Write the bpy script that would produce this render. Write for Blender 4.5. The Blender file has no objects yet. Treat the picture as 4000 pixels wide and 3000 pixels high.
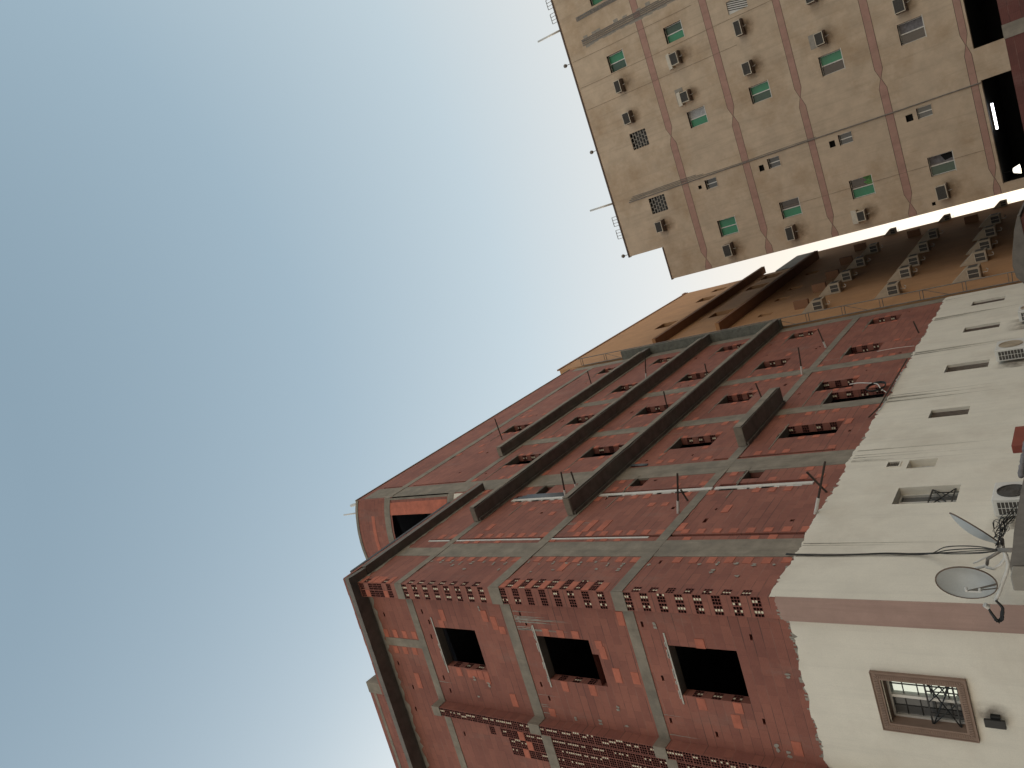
import bpy, math, random
from mathutils import Vector, Matrix
R = random.Random(7)
C = bpy.context.scene.collection
V3 = Vector
Z = V3((0, 0, 1))

# ------------------------------------------------------------------ materials
def nt(name):
    m = bpy.data.materials.new(name); m.use_nodes = True
    n = m.node_tree; n.nodes.clear()
    out = n.nodes.new('ShaderNodeOutputMaterial'); b = n.nodes.new('ShaderNodeBsdfPrincipled')
    n.links.new(b.outputs[0], out.inputs[0])
    return m, n, b

def col(c): return (c[0], c[1], c[2], 1)

def noise(n, vec, scale, detail=4, rough=.6):
    t = n.nodes.new('ShaderNodeTexNoise'); t.inputs['Scale'].default_value = scale
    t.inputs['Detail'].default_value = detail; t.inputs['Roughness'].default_value = rough
    n.links.new(vec, t.inputs['Vector']); return t.outputs['Fac']

def ramp(n, fac, a, b):
    t = n.nodes.new('ShaderNodeMapRange'); t.inputs[1].default_value = a; t.inputs[2].default_value = b
    n.links.new(fac, t.inputs[0]); return t.outputs[0]

def mix(n, fac, a, b, mode='MIX'):
    t = n.nodes.new('ShaderNodeMix'); t.data_type = 'RGBA'; t.blend_type = mode
    if isinstance(fac, (int, float)): t.inputs[0].default_value = fac
    else: n.links.new(fac, t.inputs[0])
    for i, x in ((6, a), (7, b)):
        if isinstance(x, (tuple, list)): t.inputs[i].default_value = col(x)
        else: n.links.new(x, t.inputs[i])
    return t.outputs[2]

def mul(n, a, b):
    t = n.nodes.new('ShaderNodeMath'); t.operation = 'MULTIPLY'
    for i, x in ((0, a), (1, b)):
        if isinstance(x, (int, float)): t.inputs[i].default_value = x
        else: n.links.new(x, t.inputs[i])
    return t.outputs[0]

def pos(n): return n.nodes.new('ShaderNodeNewGeometry').outputs['Position']
def uvv(n): return n.nodes.new('ShaderNodeUVMap').outputs['UV']
def mapping(n, vec, s):
    t = n.nodes.new('ShaderNodeMapping'); t.inputs['Scale'].default_value = s
    n.links.new(vec, t.inputs['Vector']); return t.outputs[0]
def bump(n, b, h, strength, dist=.01):
    t = n.nodes.new('ShaderNodeBump'); t.inputs['Strength'].default_value = strength
    t.inputs['Distance'].default_value = dist
    n.links.new(h, t.inputs['Height']); n.links.new(t.outputs[0], b.inputs['Normal'])

def plain(name, c, rough=.7, var=.25, scale=3., metal=0., bmp=0., c2=None, streak=0.):
    """surface with blotches, optional second stain colour and vertical runs"""
    m, n, b = nt(name); p = pos(n)
    f = noise(n, p, scale, 6, .65)
    lo = tuple(x * (1 - var) for x in c); hi = tuple(min(1, x * (1 + var)) for x in c)
    o = mix(n, ramp(n, f, .3, .7), lo, hi)
    if c2:
        f2 = noise(n, p, scale * .35, 5, .7)
        o = mix(n, mul(n, ramp(n, f2, .48, .74), .75), o, c2)
    if streak:
        f3 = noise(n, mapping(n, p, (3.2, 3.2, .16)), 1.6, 5, .7)
        o = mix(n, mul(n, ramp(n, f3, .5, .8), streak), o, tuple(x * .45 for x in c))
    fine = noise(n, p, 60, 3, .6)
    o = mix(n, mul(n, ramp(n, fine, .35, .75), .22), o, tuple(x * .6 for x in c))
    n.links.new(o, b.inputs['Base Color'])
    b.inputs['Roughness'].default_value = rough; b.inputs['Metallic'].default_value = metal
    if bmp: bump(n, b, noise(n, p, 35, 5), bmp)
    return m

def brickmat(name, c1, c2, mortar, smear=.5):
    m, n, b = nt(name); u = uvv(n); p = pos(n)
    t = n.nodes.new('ShaderNodeTexBrick'); n.links.new(u, t.inputs['Vector'])
    t.offset = .5; t.inputs['Scale'].default_value = 1
    t.inputs['Brick Width'].default_value = .4; t.inputs['Row Height'].default_value = .2
    t.inputs['Mortar Size'].default_value = .004; t.inputs['Mortar Smooth'].default_value = .3
    t.inputs['Bias'].default_value = -.15
    t.inputs['Color1'].default_value = col(c1); t.inputs['Color2'].default_value = col(c2)
    flat = tuple((a_ + b_) / 2 for a_, b_ in zip(c1, c2)); t.inputs['Mortar'].default_value = col(tuple(x * .8 for x in flat))
    o = t.outputs['Color']
    # bed joints: here filled and pale, there open and dark
    sp = n.nodes.new('ShaderNodeSeparateXYZ'); n.links.new(u, sp.inputs[0])
    fr = n.nodes.new('ShaderNodeMath'); fr.operation = 'PINGPONG'; fr.inputs[1].default_value = .1; n.links.new(sp.outputs[1], fr.inputs[0])
    line = ramp(n, fr.outputs[0], .011, .004)
    jn = noise(n, mapping(n, p, (1, 1, 3)), .9, 4, .7)
    o = mix(n, mul(n, line, ramp(n, jn, .47, .62)), o, mortar)
    o = mix(n, mul(n, line, mul(n, ramp(n, jn, .5, .36), .45)), o, (.42, .27, .21))
    w = n.nodes.new('ShaderNodeTexWave'); w.wave_type = 'BANDS'; w.bands_direction = 'Y'
    w.inputs['Scale'].default_value = 10.0; n.links.new(u, w.inputs['Vector'])
    o = mix(n, mul(n, ramp(n, w.outputs['Fac'], .1, .9), .22), o, tuple(x * .55 for x in c1))
    f = noise(n, p, .55, 5, .65)
    o = mix(n, ramp(n, f, .35, .7), o, mix(n, 1., o, (.74, .72, .74), 'MULTIPLY'))
    f2 = noise(n, mapping(n, p, (1, 1, .35)), 1.1, 6, .7)
    o = mix(n, mul(n, ramp(n, f2, .56, .8), smear), o, (.27, .2, .17))
    f3 = noise(n, p, 14, 4, .7)
    o = mix(n, mul(n, ramp(n, f3, .4, .75), .35), o, mix(n, 1., o, (.7, .68, .68), 'MULTIPLY'))
    n.links.new(o, b.inputs['Base Color']); b.inputs['Roughness'].default_value = .85
    bump(n, b, w.outputs['Fac'], .25, .004)
    return m

def emit(name, c, s):
    m, n, b = nt(name)
    b.inputs['Base Color'].default_value = col(c)
    b.inputs['Emission Color'].default_value = col(c); b.inputs['Emission Strength'].default_value = s
    return m

M = dict(
    brick=brickmat('red_hollow_brick', (.37, .142, .102), (.285, .108, .082), (.1, .06, .05)),
    raw=plain('raw_orange_block', (.50, .155, .098), .85, .22, 4, c2=(.36, .125, .09)),
    clay=plain('hollow_block_web', (.25, .085, .068), .85, .2, 5),
    cell=plain('hollow_block_inside', (.10, .035, .03), .9, .2, 5),  # same clay as the web, coloured darker for shade in the cells
    cream=plain('foam_filling', (.93, .86, .66), .8, .08, 9),
    conc=plain('grey_concrete', (.27, .235, .19), .9, .28, 2.2, bmp=.25, c2=(.165, .155, .135), streak=.45),
    soffit=plain('board_marked_concrete', (.19, .172, .155), .9, .25, 3, bmp=.2),
    mortar=plain('mortar_patch', (.33, .30, .26), .9, .2, 6),
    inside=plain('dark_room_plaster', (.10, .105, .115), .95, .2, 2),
    white=plain('cream_white_paint', (.83, .78, .68), .85, .06, 1.1, bmp=.2, c2=(.62, .55, .46), streak=.22),
    pink=plain('dusty_pink_paint', (.43, .285, .24), .85, .1, 2, bmp=.1, c2=(.36, .25, .215), streak=.4),
    drip=plain('cement_run', (.33, .30, .25), .9, .3, 9),
    brownstucco=plain('brown_moulded_frame', (.29, .20, .155), .85, .12, 5),
    orange=plain('orange_tan_stucco', (.47, .255, .125), .88, .1, 1.2, bmp=.1, c2=(.37, .20, .105), streak=.3),
    orangedark=plain('brown_balcony_stucco', (.27, .14, .08), .88, .12, 2),
    beige=plain('beige_stucco', (.595, .465, .34), .9, .13, 1.5, bmp=.1, c2=(.40, .265, .155), streak=.4),
    band=plain('faded_pink_band', (.45, .265, .215), .88, .14, 2.5, c2=(.44, .30, .22), streak=.35),
    groove=plain('dark_joint', (.12, .085, .07), .9, .2, 4),
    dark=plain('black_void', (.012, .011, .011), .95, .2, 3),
    alu=plain('pale_window_aluminium', (.66, .64, .60), .45, .08, 8, metal=.2),
    bronze=plain('brown_reveal', (.14, .10, .08), .7, .15, 6),
    green=plain('green_window_film', (.03, .26, .13), .35, .14, 3),
    dgreen=plain('dark_green_glass', (.035, .085, .055), .25, .2, 3),
    lgreen=plain('bright_green_curtain', (.10, .30, .07), .6, .35, 9),
    smoke=plain('brown_smoked_glass', (.075, .055, .045), .2, .2, 3),
    foil=plain('grey_foil_sheet', (.42, .42, .42), .5, .3, 12),
    curtain=plain('grey_curtain', (.20, .19, .20), .8, .35, 9),
    glass=plain('grey_window_glass', (.10, .10, .10), .12, .15, 2),
    skyglass=plain('mirror_glass', (.70, .80, .78), .06, .02, 1, metal=1.),
    shroud=plain('dusty_tan_shroud', (.44, .36, .27), .7, .12, 4, streak=.3), faint=plain('old_wall_cable', (.26, .195, .14), .8, .2, 6), lint=plain('weathered_pale_lintel', (.50, .48, .43), .9, .25, 8), shadeblock=brickmat('shade_darkened_block', (.17, .06, .05), (.13, .048, .04), (.05, .03, .025)),  # red block copy: its colour is darkened to stand in for shade
    accase=plain('cream_ac_case', (.60, .52, .41), .55, .1, 5, streak=.3),
    acwhite=plain('white_ac_case', (.74, .73, .70), .45, .06, 4, streak=.2),
    acgrille=plain('dark_ac_grille', (.07, .065, .06), .6, .3, 20),
    acbox=plain('dark_rust_case', (.17, .115, .085), .75, .25, 5),
    steel=plain('weathered_steel', (.22, .20, .18), .55, .25, 8, metal=.4),
    pale=plain('pale_plastic_pipe', (.68, .66, .62), .5, .1, 6),
    greyp=plain('grey_conduit', (.17, .19, .22), .5, .15, 6),
    wood=plain('dark_timber', (.055, .04, .032), .85, .3, 10),
    black=plain('black_rubber', (.012, .012, .012), .5, .2, 8),
    dish=plain('grey_dish_face', (.46, .48, .48), .45, .06, 3, c2=(.38, .38, .36)),
    rust=plain('rusty_rim', (.13, .085, .06), .7, .3, 10),
    redpaint=plain('red_painted_steel', (.26, .055, .035), .55, .15, 5),
    ground=plain('dusty_asphalt', (.10, .092, .08), .95, .25, .5),
    pave=plain('concrete_paving', (.32, .29, .25), .9, .15, 1.),
    netting=plain('grey_green_netting', (.16, .165, .145), .95, .3, 6),
    lamp=emit('lit_tube', (.9, .93, 1.), 6.), bulb=emit('lit_shade', (1., .93, .8), 2.),
)

# ------------------------------------------------------------------ mesh building
class MB:
    def __init__(s): s.v = []; s.f = []; s.m = []
    def add(s, o, mi):                          # take over another mesh under one material slot
        i = len(s.v); s.v += o.v; s.f += [tuple(i + k for k in f) for f in o.f]; s.m += [mi] * len(o.f)
    def quad(s, a, b, c, d, mi=0):
        i = len(s.v); s.v += [V3(a), V3(b), V3(c), V3(d)]; s.f.append((i, i + 1, i + 2, i + 3)); s.m.append(mi)
    def ngon(s, pts, mi=0):
        i = len(s.v); s.v += [V3(p) for p in pts]; s.f.append(tuple(range(i, i + len(pts)))); s.m.append(mi)
    def hexa(s, p, mi=0):                       # p: 4 bottom then 4 top corners, counter-clockwise
        i = len(s.v); s.v += [V3(q) for q in p]
        for f in ((3, 2, 1, 0), (4, 5, 6, 7), (0, 1, 5, 4), (1, 2, 6, 5), (2, 3, 7, 6), (3, 0, 4, 7)):
            s.f.append(tuple(i + k for k in f)); s.m.append(mi)
    def box(s, x0, x1, y0, y1, z0, z1, mi=0):
        s.hexa([(x0, y0, z0), (x1, y0, z0), (x1, y1, z0), (x0, y1, z0), (x0, y0, z1), (x1, y0, z1), (x1, y1, z1), (x0, y1, z1)], mi)
    def tube(s, pts, r, n=8, mi=0, cap=True, r1=None):
        pts = [V3(p) for p in pts]; i0 = len(s.v); k = len(pts)
        for j, p in enumerate(pts):
            t = (pts[min(j + 1, k - 1)] - pts[max(j - 1, 0)]).normalized()
            a = t.cross(Z if abs(t.z) < .9 else V3((1, 0, 0))).normalized(); b = t.cross(a)
            rr = r if r1 is None else r + (r1 - r) * j / (k - 1)
            for q in range(n):
                an = 2 * math.pi * q / n
                s.v.append(p + (a * math.cos(an) + b * math.sin(an)) * rr)
        for j in range(k - 1):
            for q in range(n):
                s.f.append((i0 + j * n + q, i0 + j * n + (q + 1) % n, i0 + (j + 1) * n + (q + 1) % n, i0 + (j + 1) * n + q)); s.m.append(mi)
        if cap:
            s.f.append(tuple(i0 + q for q in range(n))[::-1]); s.m.append(mi)
            s.f.append(tuple(i0 + (k - 1) * n + q for q in range(n))); s.m.append(mi)
    def lathe(s, o, axis, prof, n=20, mi=0):
        o = V3(o); ax = V3(axis).normalized(); a = ax.cross(Z if abs(ax.z) < .9 else V3((1, 0, 0))).normalized(); b = ax.cross(a)
        i0 = len(s.v)
        for (r, h) in prof:
            for q in range(n):
                an = 2 * math.pi * q / n
                s.v.append(o + ax * h + (a * math.cos(an) + b * math.sin(an)) * r)
        for j in range(len(prof) - 1):
            for q in range(n):
                s.f.append((i0 + j * n + q, i0 + j * n + (q + 1) % n, i0 + (j + 1) * n + (q + 1) % n, i0 + (j + 1) * n + q)); s.m.append(mi)
    def build(s, name, mats, parent=None, smooth=False, bevel=0., **props):
        if not isinstance(mats, (list, tuple)): mats = [mats]
        org = parent_world(parent) if parent else V3((0, 0, 0))
        me = bpy.data.meshes.new(name); me.from_pydata([v - org for v in s.v], [], s.f)
        for m in mats: me.materials.append(m)
        uv = me.uv_layers.new(name='UVMap').data
        me.update()
        for p, mi in zip(me.polygons, s.m):
            p.material_index = mi; p.use_smooth = smooth
            nn = p.normal
            if abs(nn.z) > .7: t, w = V3((1, 0, 0)), V3((0, 1, 0))
            else: t = V3((-nn.y, nn.x, 0)).normalized(); w = Z
            if t.dot(V3((1, 1, 0))) < 0: t = -t
            for li in p.loop_indices:
                q = me.vertices[me.loops[li].vertex_index].co + org
                uv[li].uv = (q.dot(t), q.dot(w))
        o = bpy.data.objects.new(name, me); C.objects.link(o)
        if parent: o.parent = parent
        if bevel:
            bm = o.modifiers.new('edge', 'BEVEL'); bm.width = bevel; bm.segments = 1; bm.limit_method = 'ANGLE'
        for k, x in props.items(): o[k] = x
        return o

def parent_world(o):
    p = V3((0, 0, 0))
    while o: p += o.location; o = o.parent
    return p

def thing(name, loc, label, cat, group=None):
    o = bpy.data.objects.new(name, None); C.objects.link(o); o.location = loc; o.empty_display_size = .2
    o['label'] = label; o['category'] = cat
    if group: o['group'] = group
    return o

def tag(o, label, cat, group=None):
    o['label'] = label; o['category'] = cat
    if group: o['group'] = group
    return o

def recentre(o):                                # top-level single mesh: put its origin at its base
    vs = o.data.vertices
    lo = [min(v.co[i] for v in vs) for i in range(3)]; hi = [max(v.co[i] for v in vs) for i in range(3)]
    c = V3(((lo[0] + hi[0]) / 2, (lo[1] + hi[1]) / 2, lo[2]))
    for v in vs: v.co -= c
    o.location = c; return o

def copy_tree(o, parent=None):
    c = o.copy(); C.objects.link(c)
    if parent: c.parent = parent
    for ch in list(o.children): copy_tree(ch, c)
    return c

class Frame:                                    # a vertical plane: u along it, v up, d out of it
    def __init__(s, O, U, N): s.O = V3(O); s.U = V3(U).normalized(); s.N = V3(N).normalized()
    def p(s, u, v, d=0.): return s.O + s.U * u + Z * v + s.N * d
    def rect(s, mb, u0, u1, v0, v1, d=0., mi=0):
        q = [s.p(u0, v0, d), s.p(u1, v0, d), s.p(u1, v1, d), s.p(u0, v1, d)]
        if (q[1] - q[0]).cross(q[2] - q[0]).dot(s.N) < 0: q.reverse()
        mb.quad(*q, mi)
    def box(s, mb, u0, u1, v0, v1, d0, d1, mi=0):
        b = [s.p(u0, v0, d1), s.p(u1, v0, d1), s.p(u1, v0, d0), s.p(u0, v0, d0)]
        if (b[1] - b[0]).cross(b[2] - b[0]).z < 0: b.reverse()
        mb.hexa(b + [q + Z * (v1 - v0) for q in b], mi)
    def reveal(s, mb, u0, u1, v0, v1, d0, d1, mi=0, sides='lrtb'):
        if 'l' in sides: mb.quad(s.p(u0, v0, d0), s.p(u0, v0, d1), s.p(u0, v1, d1), s.p(u0, v1, d0), mi)
        if 'r' in sides: mb.quad(s.p(u1, v0, d1), s.p(u1, v0, d0), s.p(u1, v1, d0), s.p(u1, v1, d1), mi)
        if 't' in sides: mb.quad(s.p(u0, v1, d0), s.p(u0, v1, d1), s.p(u1, v1, d1), s.p(u1, v1, d0), mi)
        if 'b' in sides: mb.quad(s.p(u0, v0, d1), s.p(u0, v0, d0), s.p(u1, v0, d0), s.p(u1, v0, d1), mi)
    def wall(s, mb, u0, u1, v0, v1, holes, d=0., mi=0):
        holes = [h for h in holes if h[0] < u1 and h[1] > u0 and h[2] < v1 and h[3] > v0]
        vs = sorted({v0, v1} | {x for h in holes for x in (h[2], h[3]) if v0 < x < v1})
        for a, b in zip(vs, vs[1:]):
            m = (a + b) / 2; cur = u0
            for h in sorted(h for h in holes if h[2] < m < h[3]):
                if h[0] > cur: s.rect(mb, cur, h[0], a, b, d, mi)
                cur = max(cur, h[1])
            if cur < u1: s.rect(mb, cur, u1, a, b, d, mi)

def hollow(mb, fr, u0, u1, v0, v1, nu=3, nv=3, fill=None, depth=.09, d=.002):
    """a hollow clay block seen on its open end: web of clay (0), deep cells (1), foam-filled cells (2)"""
    w = .009; cu = (u1 - u0 - w * (nu + 1)) / nu; cv = (v1 - v0 - w * (nv + 1)) / nv
    hs = []
    for i in range(nu):
        for j in range(nv):
            a = u0 + w + i * (cu + w); b = v0 + w + j * (cv + w); hs.append((a, a + cu, b, b + cv))
            if fill and fill(i, j): fr.rect(mb, a, a + cu, b, b + cv, d - .012, 2)
            else:
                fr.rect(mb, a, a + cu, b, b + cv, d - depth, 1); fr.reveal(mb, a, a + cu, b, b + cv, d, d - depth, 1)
    fr.wall(mb, u0, u1, v0, v1, hs, d, 0)

def rowfill(p=.8):
    """foam usually fills the middle column of cells"""
    if R.random() > p: return None
    skip = R.randint(0, 5); j0 = 1 if R.random() < .9 else R.randint(0, 2)
    return lambda i, j: i == j0 and j != skip

# ================================================================== BRICK BUILDING
BB = thing('brick_building', (-7.3, 11.65, 0), 'unfinished red hollow-brick apartment block with grey concrete beams over white painted lower floors', 'building')
A = Frame((-7.3, 0, 0), (0, 1, 0), (1, 0, 0))
eU = V3((-1, -.055, 0)).normalized()
E_ = Frame((-7.8, 11.82, 0), eU, (.055, -1, 0))
PF = Frame((-7.3, 11.65, 0), eU, (.055, -1, 0))          # front of the corner pier
P2O = E_.p(3.03, 0, .29)
P2F = Frame(P2O, eU, (.055, -1, 0))                      # front of the second pier
P2S = Frame(E_.p(3.03, 0, 0), E_.N, (1, -.0, 0))         # its right hand return
S = {3: (10.47, 10.73), 2: (13.86, 14.16), 1: (17.26, 17.5), 0: (20.4, 20.68), 'r': (23.76, 24.08)}
YE = 33.45; WB = 7.3
cols_a, cols_b, cols_c, cols_d = (19.63, 20.5), (23.52, 24.38), (27.25, 28.2), (31.25, 32.05)
openA = []                                               # (u0,u1,v0,v1)
for (u0, u1), rows in ((cols_a, ((8.18, 9.73), (11.77, 13.12), (15.03, 16.45), (18.45, 19.8))),
                       (cols_b, ((8.64, 9.77), (11.97, 13.08), (15.2, 16.35), (18.45, 19.56), (21.95, 22.93))),
                       (cols_c, ((8.64, 9.77), (11.93, 13.02), (15.17, 16.3), (18.42, 19.55))),
                       (cols_d, ((8.72, 9.8), (12.0, 12.98), (15.13, 16.2), (18.34, 19.48), (21.65, 22.62)))):
    for v0, v1 in rows: openA.append((u0, u1, v0, v1))
openA.append((22.15, 23.12, 7.5, 9.17))
stair = [(17.0, 17.55, 12.73, 13.13), (16.88, 17.5, 16.06, 16.42), (17.0, 17.5, 9.38, 9.82), (16.95, 17.5, 19.45, 19.85)]
openE = [(.82, 1.93, 15.3, 16.73), (.82, 1.94, 11.86, 13.32), (.78, 1.91, 8.4, 9.87)]
brokenE = [(1.16, 1.94, 11.7, 11.86)]

colsA = [(13.08, 13.8, WB - .05, 19.0), (17.5, 18.35, WB - .05, 25.4), (21.6, 22.12, WB - .05, 20.4), (25.72, 26.28, WB - .05, 20.4), (32.85, 33.45, WB - .05, 25.2)]
# chases cut for pipes
chase = [(14.0, 14.1, 7.3, 10.47), (14.0, 14.1, 10.73, 13.86), (14.0, 14.1, 14.16, 17.26), (14.0, 14.08, 17.5, 18.4),
         (16.56, 16.76, 7.9, 10.3), (16.56, 16.7, 10.8, 13.84), (16.56, 16.86, 14.9, 17.1),
         (18.42, 18.52, 7.9, 10.47), (18.42, 18.52, 10.75, 11.2), (18.42, 18.56, 13.3, 13.84), (18.42, 18.5, 20.7, 23.5), (18.42, 18.5, 24.1, 25.2)]
slots = []
def slot(u, v, w=.2, h=.06): slots.append((u, u + w, v, v + h))
for _ in range(64):
    u = R.uniform(12.2, 32.6); k = R.choice([7.3, 10.73, 14.16, 17.5, 20.7])
    v = k + R.choice([.4, .42, 2.5, 2.7, 1.2, 1.6, 2.9]) + R.uniform(-.15, .15)
    if v > 17.6 and u < 17.7 and v > 18.6: continue
    slot(u, v, R.choice([.1, .14, .22]), R.choice([.05, .07, .09]))
def clash(s, hs, g=.08): return any(s[0] < h[1] + g and s[1] > h[0] - g and s[2] < h[3] + g and s[3] > h[2] - g for h in hs)
beamsA = [(11.65, YE, *S[k]) for k in (3, 2, 1)] + [(17.4, YE, *S[0]), (17.4, YE, *S['r'])]
solid = openA + stair + chase + colsA + beamsA
slots = [s for s in slots if not clash(s, solid) and s[0] > 12.1]

# toothed corner blocks
hb = MB(); toothA = []; toothP = []
def courses(k0, k1): 
    n = int(round((k1 - k0) / .2)); st = (k1 - k0) / n
    return [(k0 + i * st, k0 + (i + 1) * st) for i in range(n)]
lev = [(7.35, 10.47), (10.73, 13.86), (14.16, 17.26), (17.5, 19.0)]
raws_A = []; raws_P = []; raws_E = []; mort_A = []; mort_E = []
for li, (a, b) in enumerate(lev):
    for i, (v0, v1) in enumerate(courses(a, b)):
        if i % 2 == 1 or (li == 3 and i == 4):
            for u in (.005, .215):
                toothP.append((u, u + .2, v0 + .004, v1 - .004))
                hollow(hb, PF, u, u + .2, v0 + .004, v1 - .004, 3, 3, rowfill(.95 if li in (0, 2) else (.35 if li == 1 else 0)))
            if li in (1, 3): raws_A.append((11.66, 11.98, v0, v1))
        else:
            if v0 < a + .1: continue
            w = .2
            toothA.append((11.66, 11.66 + w, v0 + .004, v1 - .004))
            hollow(hb, A, 11.66, 11.66 + w, v0 + .004, v1 - .004, 3, 3, rowfill(.85))
            if li == 1:
                toothA.append((11.87, 12.07, v0 + .004, v1 - .004))
                hollow(hb, A, 11.87, 12.07, v0 + .004, v1 - .004, 3, 3, rowfill(.85))
            if li == 3: raws_P.append((.215, .41, v0, v1))
# second pier: open ends all the way, wall beyond it more and more of them
toothP2 = []; toothE = []
for li, (a, b) in enumerate([(7.25, 10.47), (10.73, 13.86), (14.16, 17.26)]):
    for i, (v0, v1) in enumerate(courses(a, b)):
        toothP2.append((.005, .245, v0 + .003, v1 - .003)); hollow(hb, P2F, .005, .245, v0 + .003, v1 - .003, 4, 3, rowfill(.78))
        x0 = 3.32; k = 0
        if li == 2:
            n = 0 if v0 > 16.0 else (2 if v0 > 15.2 else 4)
        else: n = 7 if li == 1 else 5
        for q in range(n):
            u = x0 + q * .245
            if li == 2 and n == 2 and i % 2: continue
            if li == 2 and n == 4 and R.random() < .1: raws_E.append((u, u + .24, v0, v1)); continue
            toothE.append((u, u + .235, v0 + .003, v1 - .003)); hollow(hb, E_, u, u + .235, v0 + .003, v1 - .003, 4, 3, rowfill(.62 if li < 2 else .45))

# brick walls -------------------------------------------------------
wl = MB()
holesA = openA + stair + chase + slots + toothA
front = lambda h: h
A.wall(wl, 11.65, 17.4, 7.15, 19.05, holesA)
A.wall(wl, 17.4, YE, 7.15, 25.7, holesA)
slotsE = []
for u, v in ((.33, 17.0), (.62, 16.85), (1.05, 16.95), (2.25, 17.0), (2.62, 16.9), (.2, 13.6), (.45, 13.5), (2.05, 13.62), (2.4, 13.5), (1.5, 10.2), (2.5, 10.3),
             (.5, 18.6), (2.0, 18.7), (2.7, 18.4), (3.4, 18.6), (3.9, 16.9), (.28, 10.32), (2.66, 9.3), (2.2, 8.2), (.4, 8.0)):
    slotsE.append((u, u + .13, v, v + .055))
holesE = openE + brokenE + slotsE + toothE
E_.wall(wl, -.1, 9., 7.1, 19.05, holesE)
PF.wall(wl, 0, .42, 7.2, 19.05, toothP)
P2F.wall(wl, 0, .25, 7.15, 17.5, toothP2)
for s_, d0 in ((0., 0), (.25, 0)):               # pier returns
    u = 3.03 + s_
    wl.quad(E_.p(u, 7.15, 0), E_.p(u, 7.15, .29), E_.p(u, 17.5, .29), E_.p(u, 17.5, 0), 0)
wl.quad(E_.p(3.03, 17.5, 0), E_.p(3.28, 17.5, 0), E_.p(3.28, 17.5, .29), E_.p(3.03, 17.5, .29), 0)
wl.quad(PF.p(.42, 7.2, 0), PF.p(.42, 7.2, -.25), PF.p(.42, 19.05, -.25), PF.p(.42, 19.05, 0), 0)
for fr, hs in ((A, slots), (E_, slotsE)):
    for h in hs: fr.rect(wl, *h, -.13, 0); fr.reveal(wl, *h, 0, -.13, 0)
for h in chase: A.rect(wl, *h, -.1, 0); A.reveal(wl, *h, 0, -.1, 0)

# fresh orange blocks laid beside openings, columns and chases
def alt(u0, u1, a, b, p, out, ph=0):
    for i, (v0, v1) in enumerate(courses(a, b)):
        if i % 2 == ph and R.random() < p: out.append((u0 + R.uniform(-.02, .02), u1 + R.uniform(-.02, .02), v0, v1))
for (a, b) in lev[:3]:
    alt(12.84, 13.06, a, b, .95, raws_A, 0); alt(13.82, 13.98, a, b, .5, raws_A, 1)
    alt(14.12, 14.34, a, b, .9, raws_A, 0)
alt(14.12, 14.36, 17.5, 18.4, .8, raws_A)
for (a, b) in lev[:3]:
    alt(16.16, 16.4, a, b, .6, raws_A, 1); alt(16.78, 17.0, a, b, .45, raws_A, 0); alt(17.26, 17.48, a, b, .6, raws_A, 0); alt(18.56, 18.78, a, b, .5, raws_A, 1)
    for (c0, c1) in ((21.6, 22.12), (25.72, 26.28)):
        alt(c0 - .26, c0 - .02, a, b, .6, raws_A); alt(c1 + .02, c1 + .26, a, b, .55, raws_A, 1)
for (a, b) in ((17.5, 20.4), (20.7, 23.75)):
    for (c0, c1) in ((17.5, 18.35), (21.6, 22.12), (25.72, 26.28)):
        alt(c0 - .26, c0 - .02, a, b, .5, raws_A); alt(c1 + .02, c1 + .26, a, b, .5, raws_A, 1)
alt(14.36, 14.95, 12.3, 13.6, .9, raws_A, 1)
for (u0, u1, v0, v1) in openA:
    alt(u0 - .2, u0 - .005, v0, v1, .8, raws_A); alt(u1 + .005, u1 + .2, v0, v1, .6, raws_A)
raws_E += [(1.96, 2.16, 15.3 + .2 * i, 15.49 + .2 * i) for i in range(3)] + [(2.16, 2.3, 15.3, 15.49)]
for (u0, u1, v0, v1) in openE:
    alt(u0 - .2, u0 - .005, v0, v1, .95, raws_E, 1); alt(u1 + .01, u1 + .26, v0, v1 - .1, .85, raws_E, 1)
raws_E += [(1.45, 1.8, 11.26, 11.45), (.95, 1.25, 11.47, 11.65), (1.5, 1.78, 10.8, 11.0), (.25, .55, 14.7, 14.9), (.65, .85, 14.25, 14.45), (.4, .75, 14.45, 14.64), (.08, .4, 10.75, 10.93),
           (2.5, 2.85, 14.6, 14.8), (2.2, 2.5, 8.7, 8.9), (2.6, 2.9, 7.6, 7.8), (2.3, 2.55, 18.0, 18.2), (2.55, 2.75, 18.0, 18.2), (.3, .62, 16.2, 16.4)]
alt(1.02, 1.24, 17.55, 18.9, .9, raws_E, 0); alt(1.52, 1.72, 17.55, 18.9, .9, raws_E, 1)
for _ in range(26):
    u, v = R.uniform(12.3, 32), R.choice(courses(*R.choice(lev[:3])))[0]
    raws_A.append((u, u + R.choice([.2, .38]), v, v + .19))
for _ in range(8):
    u, v = R.uniform(.2, 2.9), R.choice(courses(*R.choice(lev[:3])))[0]; raws_E.append((u, u + .2, v, v + .19))
rw = MB()
okA = [r for r in raws_A if not clash(r, openA + stair + chase + beamsA + toothA, -.02) and not clash(r, colsA, -.02) and not clash(r, slots, 0) and not (r[0] < 17.4 and r[3] > 19)]
okE = [r for r in raws_E if not clash(r, openE + brokenE + slotsE + toothE, -.01)]
def box4(fr, mb, r, d=.006, mi=0): fr.box(mb, r[0], r[1], r[2] + .006, r[3] - .006, -.03, d + R.uniform(0, .004), mi)
for r in okA: box4(A, rw, r)
for r in okE: box4(E_, rw, r)
for r in raws_P: box4(PF, rw, r)
for r in [(.02, .2, 7.7, 7.9)]: pass
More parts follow.
